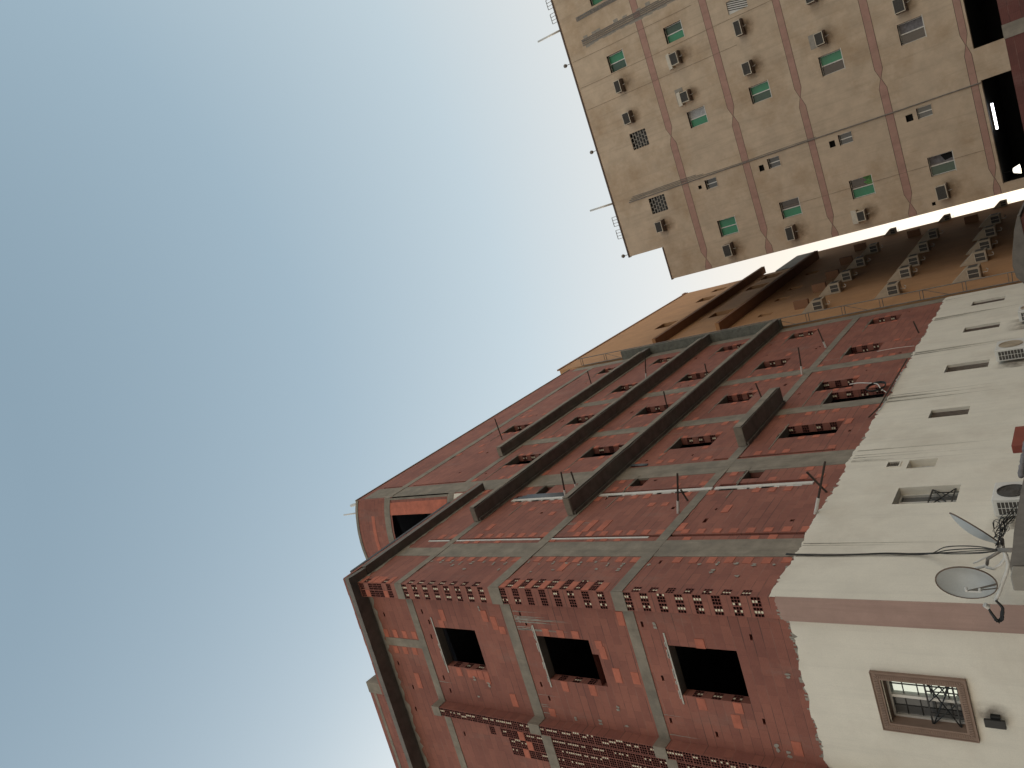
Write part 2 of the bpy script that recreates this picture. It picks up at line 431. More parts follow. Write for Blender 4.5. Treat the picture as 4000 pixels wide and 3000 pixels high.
# mortar dabs
md = MB()
def dab(fr, u, v, w=.16, h=.06):
    n = 9; w *= R.uniform(.6, 1.1); h *= R.uniform(.5, 1.1)
    for off in ((-w * .27, w * .3) if R.random() < .5 else (R.uniform(-.03, .03),)):
        pts = []
        for i in range(n):
            an = 2 * math.pi * i / n; rr = R.uniform(.55, 1.25)
            pts.append(fr.p(u + off + math.cos(an) * w * .27 * rr, v + math.sin(an) * h * rr, .01 + R.uniform(0, .006)))
        if (pts[1] - pts[0]).cross(pts[2] - pts[0]).dot(fr.N) < 0: pts.reverse()
        md.ngon(pts)
for (a, b) in lev[:3]:
    for i, (v0, v1) in enumerate(courses(a, b)):
        if i % 2 and R.random() < .8: dab(A, 12.76 + R.uniform(-.05, .05), v0 + .1)
        if i % 3 == 1 and R.random() < .6: dab(A, R.uniform(12.3, 12.7), v0 + .1)
for u, v in ((.35, 10.05), (2.2, 15.85), (2.32, 15.4), (2.45, 11.6), (.3, 14.05), (.42, 13.7), (2.75, 15.9), (2.8, 8.1), (2.9, 7.9), (2.85, 11.5), (2.88, 12.2), (2.9, 12.9), (1.2, 7.5), (.2, 14.9)): dab(E_, u, v)
for u, v0, v1 in ((.30, 14.2, 15.6), (.42, 14.2, 14.9), (.6, 14.2, 16.), (.66, 13.4, 13.8)):      # thin slurry smears
    pass

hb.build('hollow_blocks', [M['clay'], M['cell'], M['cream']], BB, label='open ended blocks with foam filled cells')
wl.add(rw, 1); wl.add(md, 2)

# concrete frame ------------------------------------------------------
def beam(k, u0A, withE=True):
    b = MB(); v0, v1 = S[k]
    A.box(b, u0A, YE, v0, v1, -.05, .012)
    if withE:
        PF.box(b, .0, .43, v0 - .02, v1 + .02, -.05, .014)
        E_.box(b, -.05, 3.03, v0, v1, -.05, .016); E_.box(b, 3.28, 9., v0, v1, -.05, .016)
        if True:
            P2F.box(b, -.012, .262, v0 - .02, v1 + .02, -.28, .014)
    # ragged formwork lip
    for _ in range(int((YE - u0A) * 1.2)):
        u = R.uniform(u0A, YE - .6); A.box(b, u, u + R.uniform(.2, .7), v0 - .012, v0 + .03, .0, .015 + R.uniform(0, .01))
    return b.build('floor_beam', M['conc'], BB)
beam(3, 11.65); beam(2, 11.65); beam(1, 11.65); beam(0, 17.4, False); beam('r', 17.4, False)
def column(u0, u1, z0, z1):
    b = MB(); ks = [z0] + [x for k in (3, 2, 1, 0, 'r') for x in S[k] if z0 < x < z1] + [z1]
    if u0 < 17: ks = [z0, *S[3], *S[2], *S[1], z1]
    for a, c in zip(ks[::2], ks[1::2]):
        w = 0 if a < 17 or u0 > 14 else .12
        A.box(b, u0 + R.uniform(-.02, .02) + w * .2, u1 + R.uniform(-.02, .02) - w * 2, a, c, -.05, .009)
    b.build('column', M['conc'], BB)
for c in colsA: column(*c)
b = MB(); E_.box(b, 1.26, 1.5, 17.5, 18.9, -.05, .012); b.build('column', M['conc'], BB)

# cornice round the terrace
b = MB()
A.box(b, 12.08, 17.55, 19.05, 19.22, -.2, .25, 0)
E_.box(b, -.72, 12, 19.05, 19.22, -.2, .43, 0)
b.build('cornice', M['soffit'], BB)
b = MB()
for i in range(24): u = 11.45 + i * .255; A.box(b, u, u + .245, 19.222, 19.3 + R.uniform(0, .02), -.1, .24)
for i in range(46): u = -.7 + i * .255; E_.box(b, u, u + .245, 19.222, 19.3 + R.uniform(0, .02), .1, .42)
b.build('coping_bricks', M['brick'], BB)
b = MB()                                         # slurry under the cornice
def slurry(fr, u0, u1, v, depth):
    n = int((u1 - u0) / .12); pts = []
    for i in range(n + 1): pts.append(fr.p(u0 + (u1 - u0) * i / n, v - depth * R.uniform(.3, 1.1), .007))
    for i in range(n):
        q = [pts[i], pts[i + 1], fr.p(u0 + (u1 - u0) * (i + 1) / n, v, .007), fr.p(u0 + (u1 - u0) * i / n, v, .007)]
        if (q[1] - q[0]).cross(q[2] - q[0]).dot(fr.N) < 0: q.reverse()
        b.quad(*q)
slurry(A, 11.66, 17.4, 19.05, .16); slurry(E_, .0, 9, 19.05, .2)
wl.add(b, 2)

# balconies
def balcony(y0, y1, z0, z1, x, name='balcony'):
    b = MB(); n = int((y1 - y0) / .7); J_ = lambda a: R.uniform(-a, a); st_ = []
    for i in range(n + 1):
        y = y0 + (y1 - y0) * i / n; st_.append([(-7.32, y, z0 + J_(.006)), (x + J_(.014), y, z0 + J_(.012)), (x + J_(.014), y, z1 + J_(.012)), (-7.32, y, z1)])
    for p, q in zip(st_, st_[1:]):
        for k in range(4): b.quad(p[k], q[k], q[(k + 1) % 4], p[(k + 1) % 4])
    b.ngon(st_[0]); b.ngon(st_[-1][::-1])
    b.box(-7.3, -7.2, y0 + .02, y1, z0 - .05, z0 - .012, 0)
    o = b.build(name, M['soffit'], BB)
    e = MB()
    for i in range(int((y1 - y0) / 1.1)):
        y = y0 + 1.1 * i; e.box(x + .016, x + .024 + R.uniform(0, .012), y, y + 1.1 - R.uniform(0, .02), z0 + .03 + J_(.01), z1 + .02 + R.uniform(0, .02))
    e.box(-7.28, x, y0 - .022, y0 - .002, z0 + .01, z1 + .01)
    e.build('balcony_edge', M['conc'], o)
balcony(20.65, 33.45, 20.62, 20.82, -6.95)
balcony(15.15, 33.45, 17.34, 17.52, -6.86)
balcony(15.32, 33.45, 13.98, 14.17, -6.8)
balcony(19.28, 22.7, 10.5, 10.74, -6.74)

# openings of the brick storeys
def opening(fr, h, depth=.22, lint=True, hollowjamb=True, flipfar=False):
    u0, u1, v0, v1 = h; b = MB()
    fr.reveal(b, u0, u1, v0, v1, 0, -depth, 0, 'lb' if hollowjamb else 'lrb'); fr.reveal(b, u0, u1, v0, v1, 0, -depth, 1, 't')
    if hollowjamb:
        for i, (a, c) in enumerate(courses(v0, v1)):
            if i % 2 == 0: fr.reveal(b, u0, u1, a, c, 0, -depth, 0, 'r')
    if hollowjamb:
        far = u1
        Jf = Frame(fr.p(far, 0, 0), -fr.N, -fr.U)
        j = MB()
        for i, (a, c) in enumerate(courses(v0, v1)):
            if i % 2: hollow(j, Jf, .0, depth, a, c, 3, 3, rowfill(.85), .06, .001)
        i = len(b.v); b.v += j.v; b.f += [tuple(i + k for k in f) for f in j.f]; b.m += [2 + k for k in j.m]
    o = b.build('window_opening', [M['brick'], M['conc'], M['clay'], M['cell'], M['cream']], BB)
    if lint:
        l = MB()
        if fr is A: fr.box(l, u0 - R.uniform(.7, 1.5), u0 - .28, v1 + .005, v1 + .03, -.02, .01)
        fr.box(l, u0 - .28, u1 + .2, v1 + .002, v1 + .038, -.2, .016)
        for _ in range(8):
            u = R.uniform(u0 - .26, u1); fr.box(l, u, u + R.uniform(.05, .2), v1 + .05, v1 + .05 + R.uniform(.01, .03), -.02, .018)
        l.build('lintel', M['lint'] if fr is E_ else M['conc'], o)
    return o
for h in openA: opening(A, h)
for h in stair: opening(A, h, .2, True, False)
for h in openE: opening(E_, h, .22)
b = MB(); E_.reveal(b, 1.16, 1.94, 11.7, 11.86, 0, -.22, 0, 'lrb')
b.build('broken_sill', M['brick'], BB)
# penthouse end wall, bowed in plan
plan = [(-7.3, 17.4), (-7.44, 17.31), (-7.6, 17.22), (-7.86, 17.12), (-8.15, 17.03), (-8.43, 16.95), (-8.8, 16.89), (-9.15, 16.86), (-9.8, 16.86), (-11., 16.95), (-13., 17.2)]
ew = MB()
def seg(mb, i, z0, z1, d=0., mi=0):
    a, c = V3((*plan[i], 0)), V3((*plan[i + 1], 0)); n = (c - a).cross(Z).normalized()
    if n.y > 0: n = -n
    a += n * d; c += n * d
    mb.quad(c + Z * z0, a + Z * z0, a + Z * z1, c + Z * z1, mi)
cbs = [MB(), MB(), MB()]
for i in range(len(plan) - 1):
    if i >= 3 and i < 8:
        seg(ew, i, 20.68, 21.32, 0, 0 if i > 3 else 1); seg(ew, i, 23.62, 25.7)
    else: seg(ew, i, 20.4, 25.7, 0, 0)
    if 1 <= i <= 2: seg(ew, i, 20.72, 23.72, .006, 1)
    if i >= 3: seg(ew, i, 24.62, 24.8, .006, 1)
    seg(ew, i, 17.3, 20.4, 0, 2)
    seg(cbs[0], i, 23.7, 24.02, .02); seg(cbs[1], i, 20.4, 20.68, .02); seg(cbs[2], i, 25.58, 25.72, .02)
ew.build('end_wall', [M['brick'], M['raw'], M['white']], BB, label='bowed brick end wall of the set back top floor')
for q in cbs: q.build('end_beam', M['conc'], BB)
b = MB(); b.box(-7.44, -7.3, 17.36, 17.6, 20.7, 23.7); b.build('corner_post', M['conc'], BB)
b = MB()                                         # parapet line of the top roof
b.box(-7.35, -7.27, 17.38, 33.5, 25.702, 25.76); b.build('roof_edge', M['conc'], BB)
b = MB()                                         # stair head set far back
E_.box(b, 5.1, 14, 17.5, 24.75, -6, -2.75, 0); E_.box(b, 5.085, 5.5, 17.5, 24.77, -3.2, -2.735, 1)
E_.box(b, 5.5, 14, 24.4, 24.55, -2.9, -2.74, 1)
b.build('stair_head', [M['brick'], M['conc']], BB)

# hull, floors, roofs (rooms behind the openings stay dark)
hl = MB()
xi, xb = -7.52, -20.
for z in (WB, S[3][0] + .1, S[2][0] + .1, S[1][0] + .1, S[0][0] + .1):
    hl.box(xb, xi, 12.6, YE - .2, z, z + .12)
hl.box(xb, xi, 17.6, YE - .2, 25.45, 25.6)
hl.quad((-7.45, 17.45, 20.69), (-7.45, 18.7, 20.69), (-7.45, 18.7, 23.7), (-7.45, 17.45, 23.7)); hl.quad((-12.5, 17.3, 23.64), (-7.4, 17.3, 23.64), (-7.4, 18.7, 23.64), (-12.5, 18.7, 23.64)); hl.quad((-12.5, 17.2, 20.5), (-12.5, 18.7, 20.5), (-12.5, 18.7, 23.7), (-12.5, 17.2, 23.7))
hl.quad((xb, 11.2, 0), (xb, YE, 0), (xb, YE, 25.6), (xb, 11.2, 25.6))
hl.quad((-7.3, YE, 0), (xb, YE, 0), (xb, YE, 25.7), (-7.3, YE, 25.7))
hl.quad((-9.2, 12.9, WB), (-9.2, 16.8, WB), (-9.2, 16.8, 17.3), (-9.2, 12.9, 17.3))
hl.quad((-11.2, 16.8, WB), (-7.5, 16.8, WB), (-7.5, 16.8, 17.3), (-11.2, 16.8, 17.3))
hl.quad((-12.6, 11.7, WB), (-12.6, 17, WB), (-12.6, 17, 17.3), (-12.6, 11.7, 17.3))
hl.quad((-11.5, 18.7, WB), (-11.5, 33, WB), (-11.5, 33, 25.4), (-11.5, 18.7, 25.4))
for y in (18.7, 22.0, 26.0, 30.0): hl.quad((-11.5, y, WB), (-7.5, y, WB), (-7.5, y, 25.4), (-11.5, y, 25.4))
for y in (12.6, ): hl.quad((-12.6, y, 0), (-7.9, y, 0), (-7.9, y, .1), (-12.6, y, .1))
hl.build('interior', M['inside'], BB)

# end pier with dust netting, white pipes in the chases
b = MB(); b.box(-7.3, -6.86, 33.46, 33.6, 13.9, 22.3); b.build('end_fin', M['netting'], BB)
def pipe(pts, r, m, name='drain_pipe', n=8): 
    b = MB(); b.tube(pts, r, n); return b.build(name, M[m], BB, smooth=True)
X = -7.29
for a, c in ((14.2, 17.24), (17.52, 18.38), (11.0, 13.84)):
    b = MB(); A.box(b, 13.94, 13.995, a, c, -.02, .018); b.build('pipe_casing', M['pale'], BB)
for a, c in ((7.9, 10.35), (10.42, 13.82), (14.95, 17.05)):
    b = MB(); A.box(b, 16.42, 16.55, a, c, -.02, .03)
    for _ in range(10):
        v = R.uniform(a, c - .4); A.box(b, 16.38, 16.43, v, v + R.uniform(.1, .5), -.02, .012)
    b.build('pipe_casing', M['pale'], BB)
for k, y in enumerate((16.6, 16.67, 16.74, 16.81)): pipe([(X + .01, y, 14.95 + .1 * k), (X + .01, y, 17.05 - .12 * k)], .026, 'greyp', 'conduit')
for k, y in enumerate((18.45, 18.52)): pipe([(X + .01, y, 13.3), (X + .01, y + .06, 13.9)], .024, 'greyp', 'conduit')

# white painted lower floors --------------------------------------------
wt = {'Wt1': (15.17, 15.94, 4.83, 5.98), 'Wt2': (16.92, 17.38, 5.44, 6.01), 'Wt3': (19.95, 20.53, 5.15, 6.02), 'Wt4': (23.57, 24.26, 5.06, 6.14), 'Wt5': (27.65, 28.27, 5.11, 6.13), 'Wt6': (31.2, 31.82, 5.24, 6.26)}
vent = (17.06, 17.32, 6.19, 6.44)
wE = (1.07, 1.88, 4.70, 5.85)
pl = MB()
def jag(fr, u0, u1, base, top, d, mb, step=.1):
    us = [u0]
    while us[-1] < u1 - step * .4: us.append(min(u1, us[-1] + step * R.choice([.25, .4, .6, 1., 1.7, 2.6])))
    us[-1] = u1; n = len(us) - 1; ph = R.uniform(0, 6)
    hs = [top + .025 * math.sin(u * 2.1 + ph) + .018 * math.sin(u * 7.3) + R.uniform(-.025, .025) - (R.uniform(.03, .09) if R.random() < .12 else 0) for u in us]
    for i in range(n):
        a, c = us[i], us[i + 1]
        q = [fr.p(a, base, d), fr.p(c, base, d), fr.p(c, hs[i + 1], d), fr.p(a, hs[i], d)]
        if (q[1] - q[0]).cross(q[2] - q[0]).dot(fr.N) < 0: q.reverse()
        mb.quad(*q)
        q = [fr.p(a, hs[i], d), fr.p(c, hs[i + 1], d), fr.p(c, hs[i + 1], 0), fr.p(a, hs[i], 0)]
        mb.quad(*q)
dW = .024
A.wall(pl, 11.65 - dW - .003, YE, 0, 7.1, list(wt.values()) + [vent], dW); jag(A, 11.65 - dW - .003, YE, 7.1, 7.36, dW, pl, .07)
E_.wall(pl, -.1, 3.03, 0, 7.0, [wE], dW); jag(E_, -.1, 3.03, 7.0, 7.22, dW, pl, .07)
E_.wall(pl, 3.28, 12, 0, 7.0, [], dW); jag(E_, 3.28, 12, 7.0, 7.22, dW, pl, .07)
P2F.wall(pl, -dW, .27, 0, 7.1, [], dW)
pl.quad(E_.p(3.03 - dW, 0, 0), E_.p(3.03 - dW, 0, .29 + dW), E_.p(3.03 - dW, 7.1, .29 + dW), E_.p(3.03 - dW, 7.1, 0))
pl.build('plaster_wall', M['white'], BB, label='cream white painted plaster of the lower floors')
b = MB(); PF.wall(b, -.03, .44, 0, 7.05, [], dW + .002); jag(PF, -.03, .44, 7.05, 7.25, dW + .002, b, .06)
b.quad(PF.p(.44, 0, dW), PF.p(.44, 0, -.2), PF.p(.44, 7.1, -.2), PF.p(.44, 7.1, dW)); b.build('corner_pier', M['pink'], BB, label='dusty pink painted corner strip')
b = MB()                                         # torn render edge
for fr, u0, u1, t in ((A, 11.7, YE, 7.36), (E_, 0, 3.0, 7.22), (PF, 0, .42, 7.25)):
    u = u0
    while u < u1:
        w = R.uniform(.02, .06); h = R.uniform(-.03, .05) + (.05 if fr is not A and R.random() < .2 else 0); fr.box(b, u, min(u + w, u1), t - .1, t + h, -.01, .008 + R.uniform(0, .008)); u += w + (R.uniform(0, .35) if fr is A else R.uniform(-.005, .01))
wl.add(b, 2)
wl.build('wall', [M['brick'], M['raw'], M['mortar']], BB, label='raw red hollow-brick upper wall with scattered orange blocks')
b = MB()                                         # cement runs below the columns
def run(fr, u, z1, z0, w):
    n = 14; L = []; Rr = []
    for i in range(n + 1):
        t = i / n; v = z1 + (z0 - z1) * t; ww = w * (1 - t) ** .7 * R.uniform(.5, 1.2); cc = u + R.uniform(-.006, .006)
        L.append(fr.p(cc - ww / 2, v, dW + .003)); Rr.append(fr.p(cc + ww / 2, v, dW + .003))
    for i in range(n):
        q = [L[i + 1], Rr[i + 1], Rr[i], L[i]]
        if (q[1] - q[0]).cross(q[2] - q[0]).dot(fr.N) < 0: q.reverse()
        b.quad(*q)
for cu, k in ((13.1, 3), (13.5, 3), (17.55, 3), (17.8, 4), (18.2, 2), (21.6, 6), (21.8, 5), (22.0, 4), (25.9, 6), (26.1, 6), (30.0, 5), (30.2, 4), (32.9, 4)):
    for _ in range(k): run(A, cu + R.uniform(-.08, .08), 7.3, R.choice([6.9, 6.2, 5.4, 4.4, 6.6]), R.uniform(.012, .035))
b.build('cement_runs', M['drip'], BB)
b = MB()
dW_, dW = dW, .002
for _ in range(9): run(E_, R.uniform(.25, .72), 13.84, R.uniform(12.2, 13.4), R.uniform(.02, .06))
for _ in range(9): z_ = R.choice([17.24, 10.45, 13.84]); run(E_, R.choice([R.uniform(.2, .6), R.uniform(2.25, 2.9)]), z_, z_ - R.uniform(.2, .8), R.uniform(.01, .03))
k = 0
while k < 16:
    u = R.uniform(12, 32); z_ = R.choice([17.24, 13.84, 10.45]); l = R.uniform(.3, 1.2)
    if clash((u - .05, u + .05, z_ - l, z_ - .02), openA + stair + chase): continue
    run(A, u, z_, z_ - l, R.uniform(.01, .04)); k += 1
dW = dW_
b.build('slurry_smears', M['mortar'], BB)

def whitewin(fr, h, kind):
    u0, u1, v0, v1 = h; b = MB(); d0, d1 = dW, (-.3 if kind == 'slat' else -.2)
    fr.reveal(b, u0, u1, v0, v1, d0, d1, 0)
    o = b.build('window', M['white' if kind != 'frame' else 'brownstucco'], BB)
    g = MB(); fr.rect(g, u0, u1 if kind != 'frame' else (u0 + u1) / 2, v0, v1, d1, 0)
    if kind == 'frame': g2 = MB(); fr.rect(g2, (u0 + u1) / 2, u1, v0, v1, d1, 0); g2.build('pane', M['glass'], o)
    g.build('pane', M['smoke' if kind == 'slat' else 'glass' if kind == 'half' else 'skyglass' if kind == 'frame' else 'pale'], o)
    f = MB(); t = .04
    for q in ((u0, u1, v0, v0 + t), (u0, u1, v1 - t, v1), (u0, u0 + t, v0 + t, v1 - t), (u1 - t, u1, v0 + t, v1 - t)): fr.box(f, *q, d1, d1 + .05)
    mu = (u0 + u1) / 2
    fr.box(f, mu - .025, mu + .025, v0 + t, v1 - t, d1, d1 + .06)
    f.build('frame', M['alu' if kind != 'slat' else 'bronze'], o)
    if kind in ('half', 'frame', 'slat'):
        g = MB(); hh = v0 + (v1 - v0) * (.45 if kind != 'slat' else .8); dd = -.05
        n = 5 if kind == 'half' else 4
        if kind == 'slat':
            for i in range(7):
                u = u0 + (u1 - u0) * (i + .5) / 7; fr.box(g, u - .008, u + .008, v0, v1, dd - .016, dd)
        else:
            fr.box(g, u0, u1, hh, hh + .025, dd - .02, dd); fr.box(g, u0, u1, v0 + .1, v0 + .125, dd - .02, dd)
            for i in range(1, n): 
                u = u0 + (u1 - u0) * i / n; fr.box(g, u - .008, u + .008, v0, hh, dd - .018, dd - .002) if i in (1, n - 1) else None
            for (a, c, e, f_) in ((u0, v0 + .12, u1, hh), (u0, hh, u1, v0 + .12)): g.tube([fr.p(a, c, dd - .01), fr.p(e, f_, dd - .01)], .012, 6)
            for i in range(2): g.tube([fr.p(u0 + (u1 - u0) * i / 2, v0 + .12, dd - .012), fr.p(u0 + (u1 - u0) * (i + 1) / 2, hh, dd - .012)], .009, 6)
        g.build('grille', M['black' if kind != 'slat' else 'bronze'], o)
    return o
whitewin(A, wt['Wt1'], 'half'); whitewin(A, wt['Wt2'], 'plain')
for k in ('Wt3', 'Wt4', 'Wt5', 'Wt6'): whitewin(A, wt[k], 'slat')
wf = whitewin(E_, wE, 'frame')
b = MB(); u0, u1, v0, v1 = .93, 2.01, 4.58, 6.0      # moulded surround with dentils
t = .13
for q in ((u0, u1, v0, v0 + t), (u0, u1, v1 - t, v1), (u0, u0 + t, v0 + t, v1 - t), (u1 - t, u1, v0 + t, v1 - t)): E_.box(b, *q, dW - .01, dW + .05)
for q in ((u0 - .015, u1 + .015, v0 - .015, v0), (u0 - .015, u1 + .015, v1, v1 + .015), (u0 - .015, u0, v0, v1), (u1, u1 + .015, v0, v1)): E_.box(b, *q, dW - .01, dW + .065)
n = 30
for i in range(n):
    u = u0 + .06 + (u1 - u0 - .12) * (i + .5) / n
    for v in (v0 + .03, v1 - t + .03): E_.box(b, u - .009, u + .009, v, v + .07, dW + .03, dW + .062)
for i in range(38):
    v = v0 + .06 + (v1 - v0 - .12) * (i + .5) / 38
    for u in (u0 + .03, u1 - t + .03): E_.box(b, u, u + .07, v - .009, v + .009, dW + .03, dW + .062)
b.build('moulded_frame', M['brownstucco'], wf)
b = MB()                                         # glazing bars of that window
for i in range(1, 5): v = wE[2] + (wE[3] - wE[2]) * i / 5; E_.box(b, wE[0], wE[1], v - .006, v + .006, -.2, -.185)
for i in (1, 3): u = wE[0] + (wE[1] - wE[0]) * i / 4; E_.box(b, u - .006, u + .006, wE[2], wE[3], -.2, -.187)
b.build('glazing_bars', M['black'], wf)
b = MB(); A.reveal(b, *vent, dW, -.15); A.rect(b, *vent, -.15, 1)
for i in range(7): v = vent[2] + .02 + i * .034; A.box(b, vent[0], vent[1], v, v + .012, -.02, .01, 1)
for q in ((vent[0] - .03, vent[1] + .03, vent[2] - .03, vent[2]), (vent[0] - .03, vent[1] + .03, vent[3], vent[3] + .03), (vent[0] - .03, vent[0], vent[2], vent[3]), (vent[1], vent[1] + .03, vent[2], vent[3])): A.box(b, *q, dW - .005, dW + .015, 0)
b.build('vent', [M['white'], M['steel']], BB)
o = thing('boundary_wall', (-6.15, 13.7, 0), 'rough brown concrete wall top at the photo edge, carrying the dish mast', 'wall')
b = MB(); ys = [10.55 + .45 * i for i in range(15)]; hz_ = [3.41 + R.uniform(-.012, .012) for _ in ys]
for (ya, za), (yb_, zb_) in zip(zip(ys, hz_), zip(ys[1:], hz_[1:])): b.hexa([(-6.3, ya, 0), (-6.0, ya, 0), (-6.0, yb_, 0), (-6.3, yb_, 0), (-6.3, ya, za), (-6.0, ya, za), (-6.0, yb_, zb_), (-6.3, yb_, zb_)])
b.build('masonry', M['soffit'], o)
b = MB(); b.box(-6.22, -6.01, 10.27, 10.545, 0, 3.38); b.build('end_block', M['pave'], o, bevel=.015)

# ================================================================== ORANGE BUILDING
OB = thing('orange_building', (-7.3, 33.9, 0), 'tan orange rendered apartment block standing behind the red brick block', 'building')
winO = [(40.06, 41.4, 22.7, 23.72), (46.45, 47.75, 22.75, 23.8), (49.35, 50.3, 22.9, 23.85), (40.05, 41.25, 19.04, 20.25), (46.6, 47.85, 19.2, 20.45), (49.6, 51.0, 19.3, 20.5),
        (37.3, 37.9, 15.7, 16.4), (40.7, 41.4, 15.9, 16.6), (43.2, 43.9, 15.95, 16.65), (47.3, 48.0, 16.1, 16.8)]
w = MB()
A.wall(w, 33.9, 51.85, 0, 26.7, winO)
w.quad((-7.3, 33.9, 0), (-7.3, 33.9, 26.7), (-20, 33.9, 26.7), (-20, 33.9, 0))
w.quad((-7.3, 51.85, 0), (-20, 51.85, 0), (-20, 51.85, 26.7), (-7.3, 51.85, 26.7))
w.quad((-7.3, 33.9, 26.7), (-7.3, 51.85, 26.7), (-20, 51.85, 26.7), (-20, 33.9, 26.7))
w.box(-20, -7.3, 51.86, 56.9, 0, 18.6)
w.build('wall', M['orange'], OB)
b = MB(); b.box(-20, -7.25, 51.87, 56.95, 18.602, 20.1); b.build('parapet', M['pave'], OB)
b = MB(); b.box(-7.34, -7.26, 33.9, 51.9, 26.702, 26.86); b.box(-7.5, -7.24, 51.5, 51.95, 26.86, 27.0); b.build('coping', M['orangedark'], OB)
for h in winO:
    b = MB(); A.reveal(b, *h, 0, -.34); o = b.build('window', M['orange'], OB)
    g = MB(); A.rect(g, *h, -.34); g.build('pane', M['dark'], o)
for (y0, y1, z0, z1, xo) in ((35.0, 52.6, 21.0, 21.18, -6.85), (35.2, 53.2, 17.5, 17.69, -6.75)):
    b = MB(); b.box(-7.32, xo, y0, y1, z0, z1); o = b.build('balcony', M['orangedark'], OB)
    e = MB(); e.box(xo + .002, xo + .012, y0, y1, z1 - .03, z1 + .02); e.box(-7.3, xo, y0 - .02, y0 - .002, z0 + .02, z1 + .02); e.build('balcony_edge', M['orange'], o)
for y, z in ((37.2, 13.75), (40.8, 13.85), (43.9, 13.95), (47.9, 14.15), (52.2, 14.3), (52.4, 11.2), (52.4, 8.1)):
    b = MB(); b.box(-7.3, -6.88, y, y + .2, z, z + .7); b.build('plaster_hood', M['orangedark'], OB)

# ================================================================== BEIGE BUILDING
YB = 38.8
G = Frame((0, YB, 0), (1, 0, 0), (0, -1, 0))
GB = thing('beige_building', (-4.5, YB, 0), 'stained beige apartment block with faded pink bands, green windows and a stepped roof corner', 'building')
rows = [(20.09, 21.05), (16.73, 17.68), (13.46, 14.4), (10.11, 11.08), (6.82, 7.78)]
wb = {}
def wn(k, x0, x1, r, kind): wb[k] = ((x0, x1, *rows[r]), kind)
GW = [(-3.03, -2.17, 1, ('green', 'green')), (-3.01, -2.18, 2, ('green', 'smoke')), (-3.02, -2.15, 3, ('green', 'drape')), (-3.01, -2.16, 4, ('dgreen', 'hole')),
      (-.82, .03, 0, 'block'), (2.72, 3.58, 0, 'block'),
      (2.69, 3.5, 1, ('green', 'foil')), (2.69, 3.48, 2, ('dgreen', 'green')), (2.7, 3.56, 3, ('smoke', 'green')), (2.7, 3.56, 4, ('smoke', 'curtain')),
      (6.84, 7.7, 0, ('dgreen', 'green')), (6.94, 7.72, 1, ('green', 'dgreen')), (6.93, 7.5, 2, 'board'), (6.9, 7.7, 3, ('green', 'smoke')), (6.9, 7.7, 4, ('smoke', 'smoke')),
      (10.3, 11.1, 0, ('green', 'dgreen')), (10.3, 11.1, 1, ('smoke', 'green')), (10.3, 11.1, 2, ('green', 'green'))]
smallW = [(-.48, 0., 17.12, 17.75), (-.48, 0., 13.84, 14.43), (-.48, 0., 10.48, 11.07), (-.46, 0., 7.2, 7.78)]
vents = [(-.34, -.16, 17.97, 18.15), (-.46, -.17, 14.65, 14.89), (-.44, -.15, 11.25, 11.5), (-.43, -.14, 7.95, 8.23)]
hole = [(-4.25, -4.1, 7.85, 7.99)]
arch = [(-4.1, .24, 0, 5.28), (1.53, 9., 0, 5.3)]
bigh = [(x0, x1, *rows[r]) for x0, x1, r, k in GW]
w = MB()
hs = bigh + smallW + vents + hole + arch
G.wall(w, -4.5, 16, 0, 21.0, hs); G.wall(w, -2.68, 16, 21.0, 23.13, hs)
for (x, z0, z1) in ((-4.5, 0, 21.0), (-2.68, 21.0, 23.13)): w.quad((x, YB, z0), (x, YB, z1), (x, YB + 24, z1), (x, YB + 24, z0), 3)  # unseen alley sides, given a dark colour to dim the alley
w.quad((-4.5, YB, 21), (-2.68, YB, 21), (-2.68, YB + 24, 21), (-4.5, YB + 24, 21)); w.quad((-2.68, YB, 23.13), (16, YB, 23.13), (16, YB + 24, 23.13), (-2.68, YB + 24, 23.13))
w.quad((16, YB, 0), (16, YB + 24, 0), (16, YB + 24, 23.13), (16, YB, 23.13)); w.quad((-4.5, YB + 24, 0), (-4.5, YB + 24, 23.1), (16, YB + 24, 23.1), (16, YB + 24, 0))
for h in vents + hole: G.reveal(w, *h, 0, -.2, 1); G.rect(w, *h, -.2, 1)
BW = w
b = MB()
for a in arch:
    G.reveal(b, *a, 0, -.35, 0, 'lrt')
b.build('arcade_edge', M['beige'], GB)
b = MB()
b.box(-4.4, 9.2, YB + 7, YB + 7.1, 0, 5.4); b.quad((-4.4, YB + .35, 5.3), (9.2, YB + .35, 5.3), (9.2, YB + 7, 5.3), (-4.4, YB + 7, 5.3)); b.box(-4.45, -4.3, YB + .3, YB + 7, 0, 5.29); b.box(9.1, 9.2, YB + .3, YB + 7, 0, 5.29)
b.build('arcade_interior', M['dark'], GB)
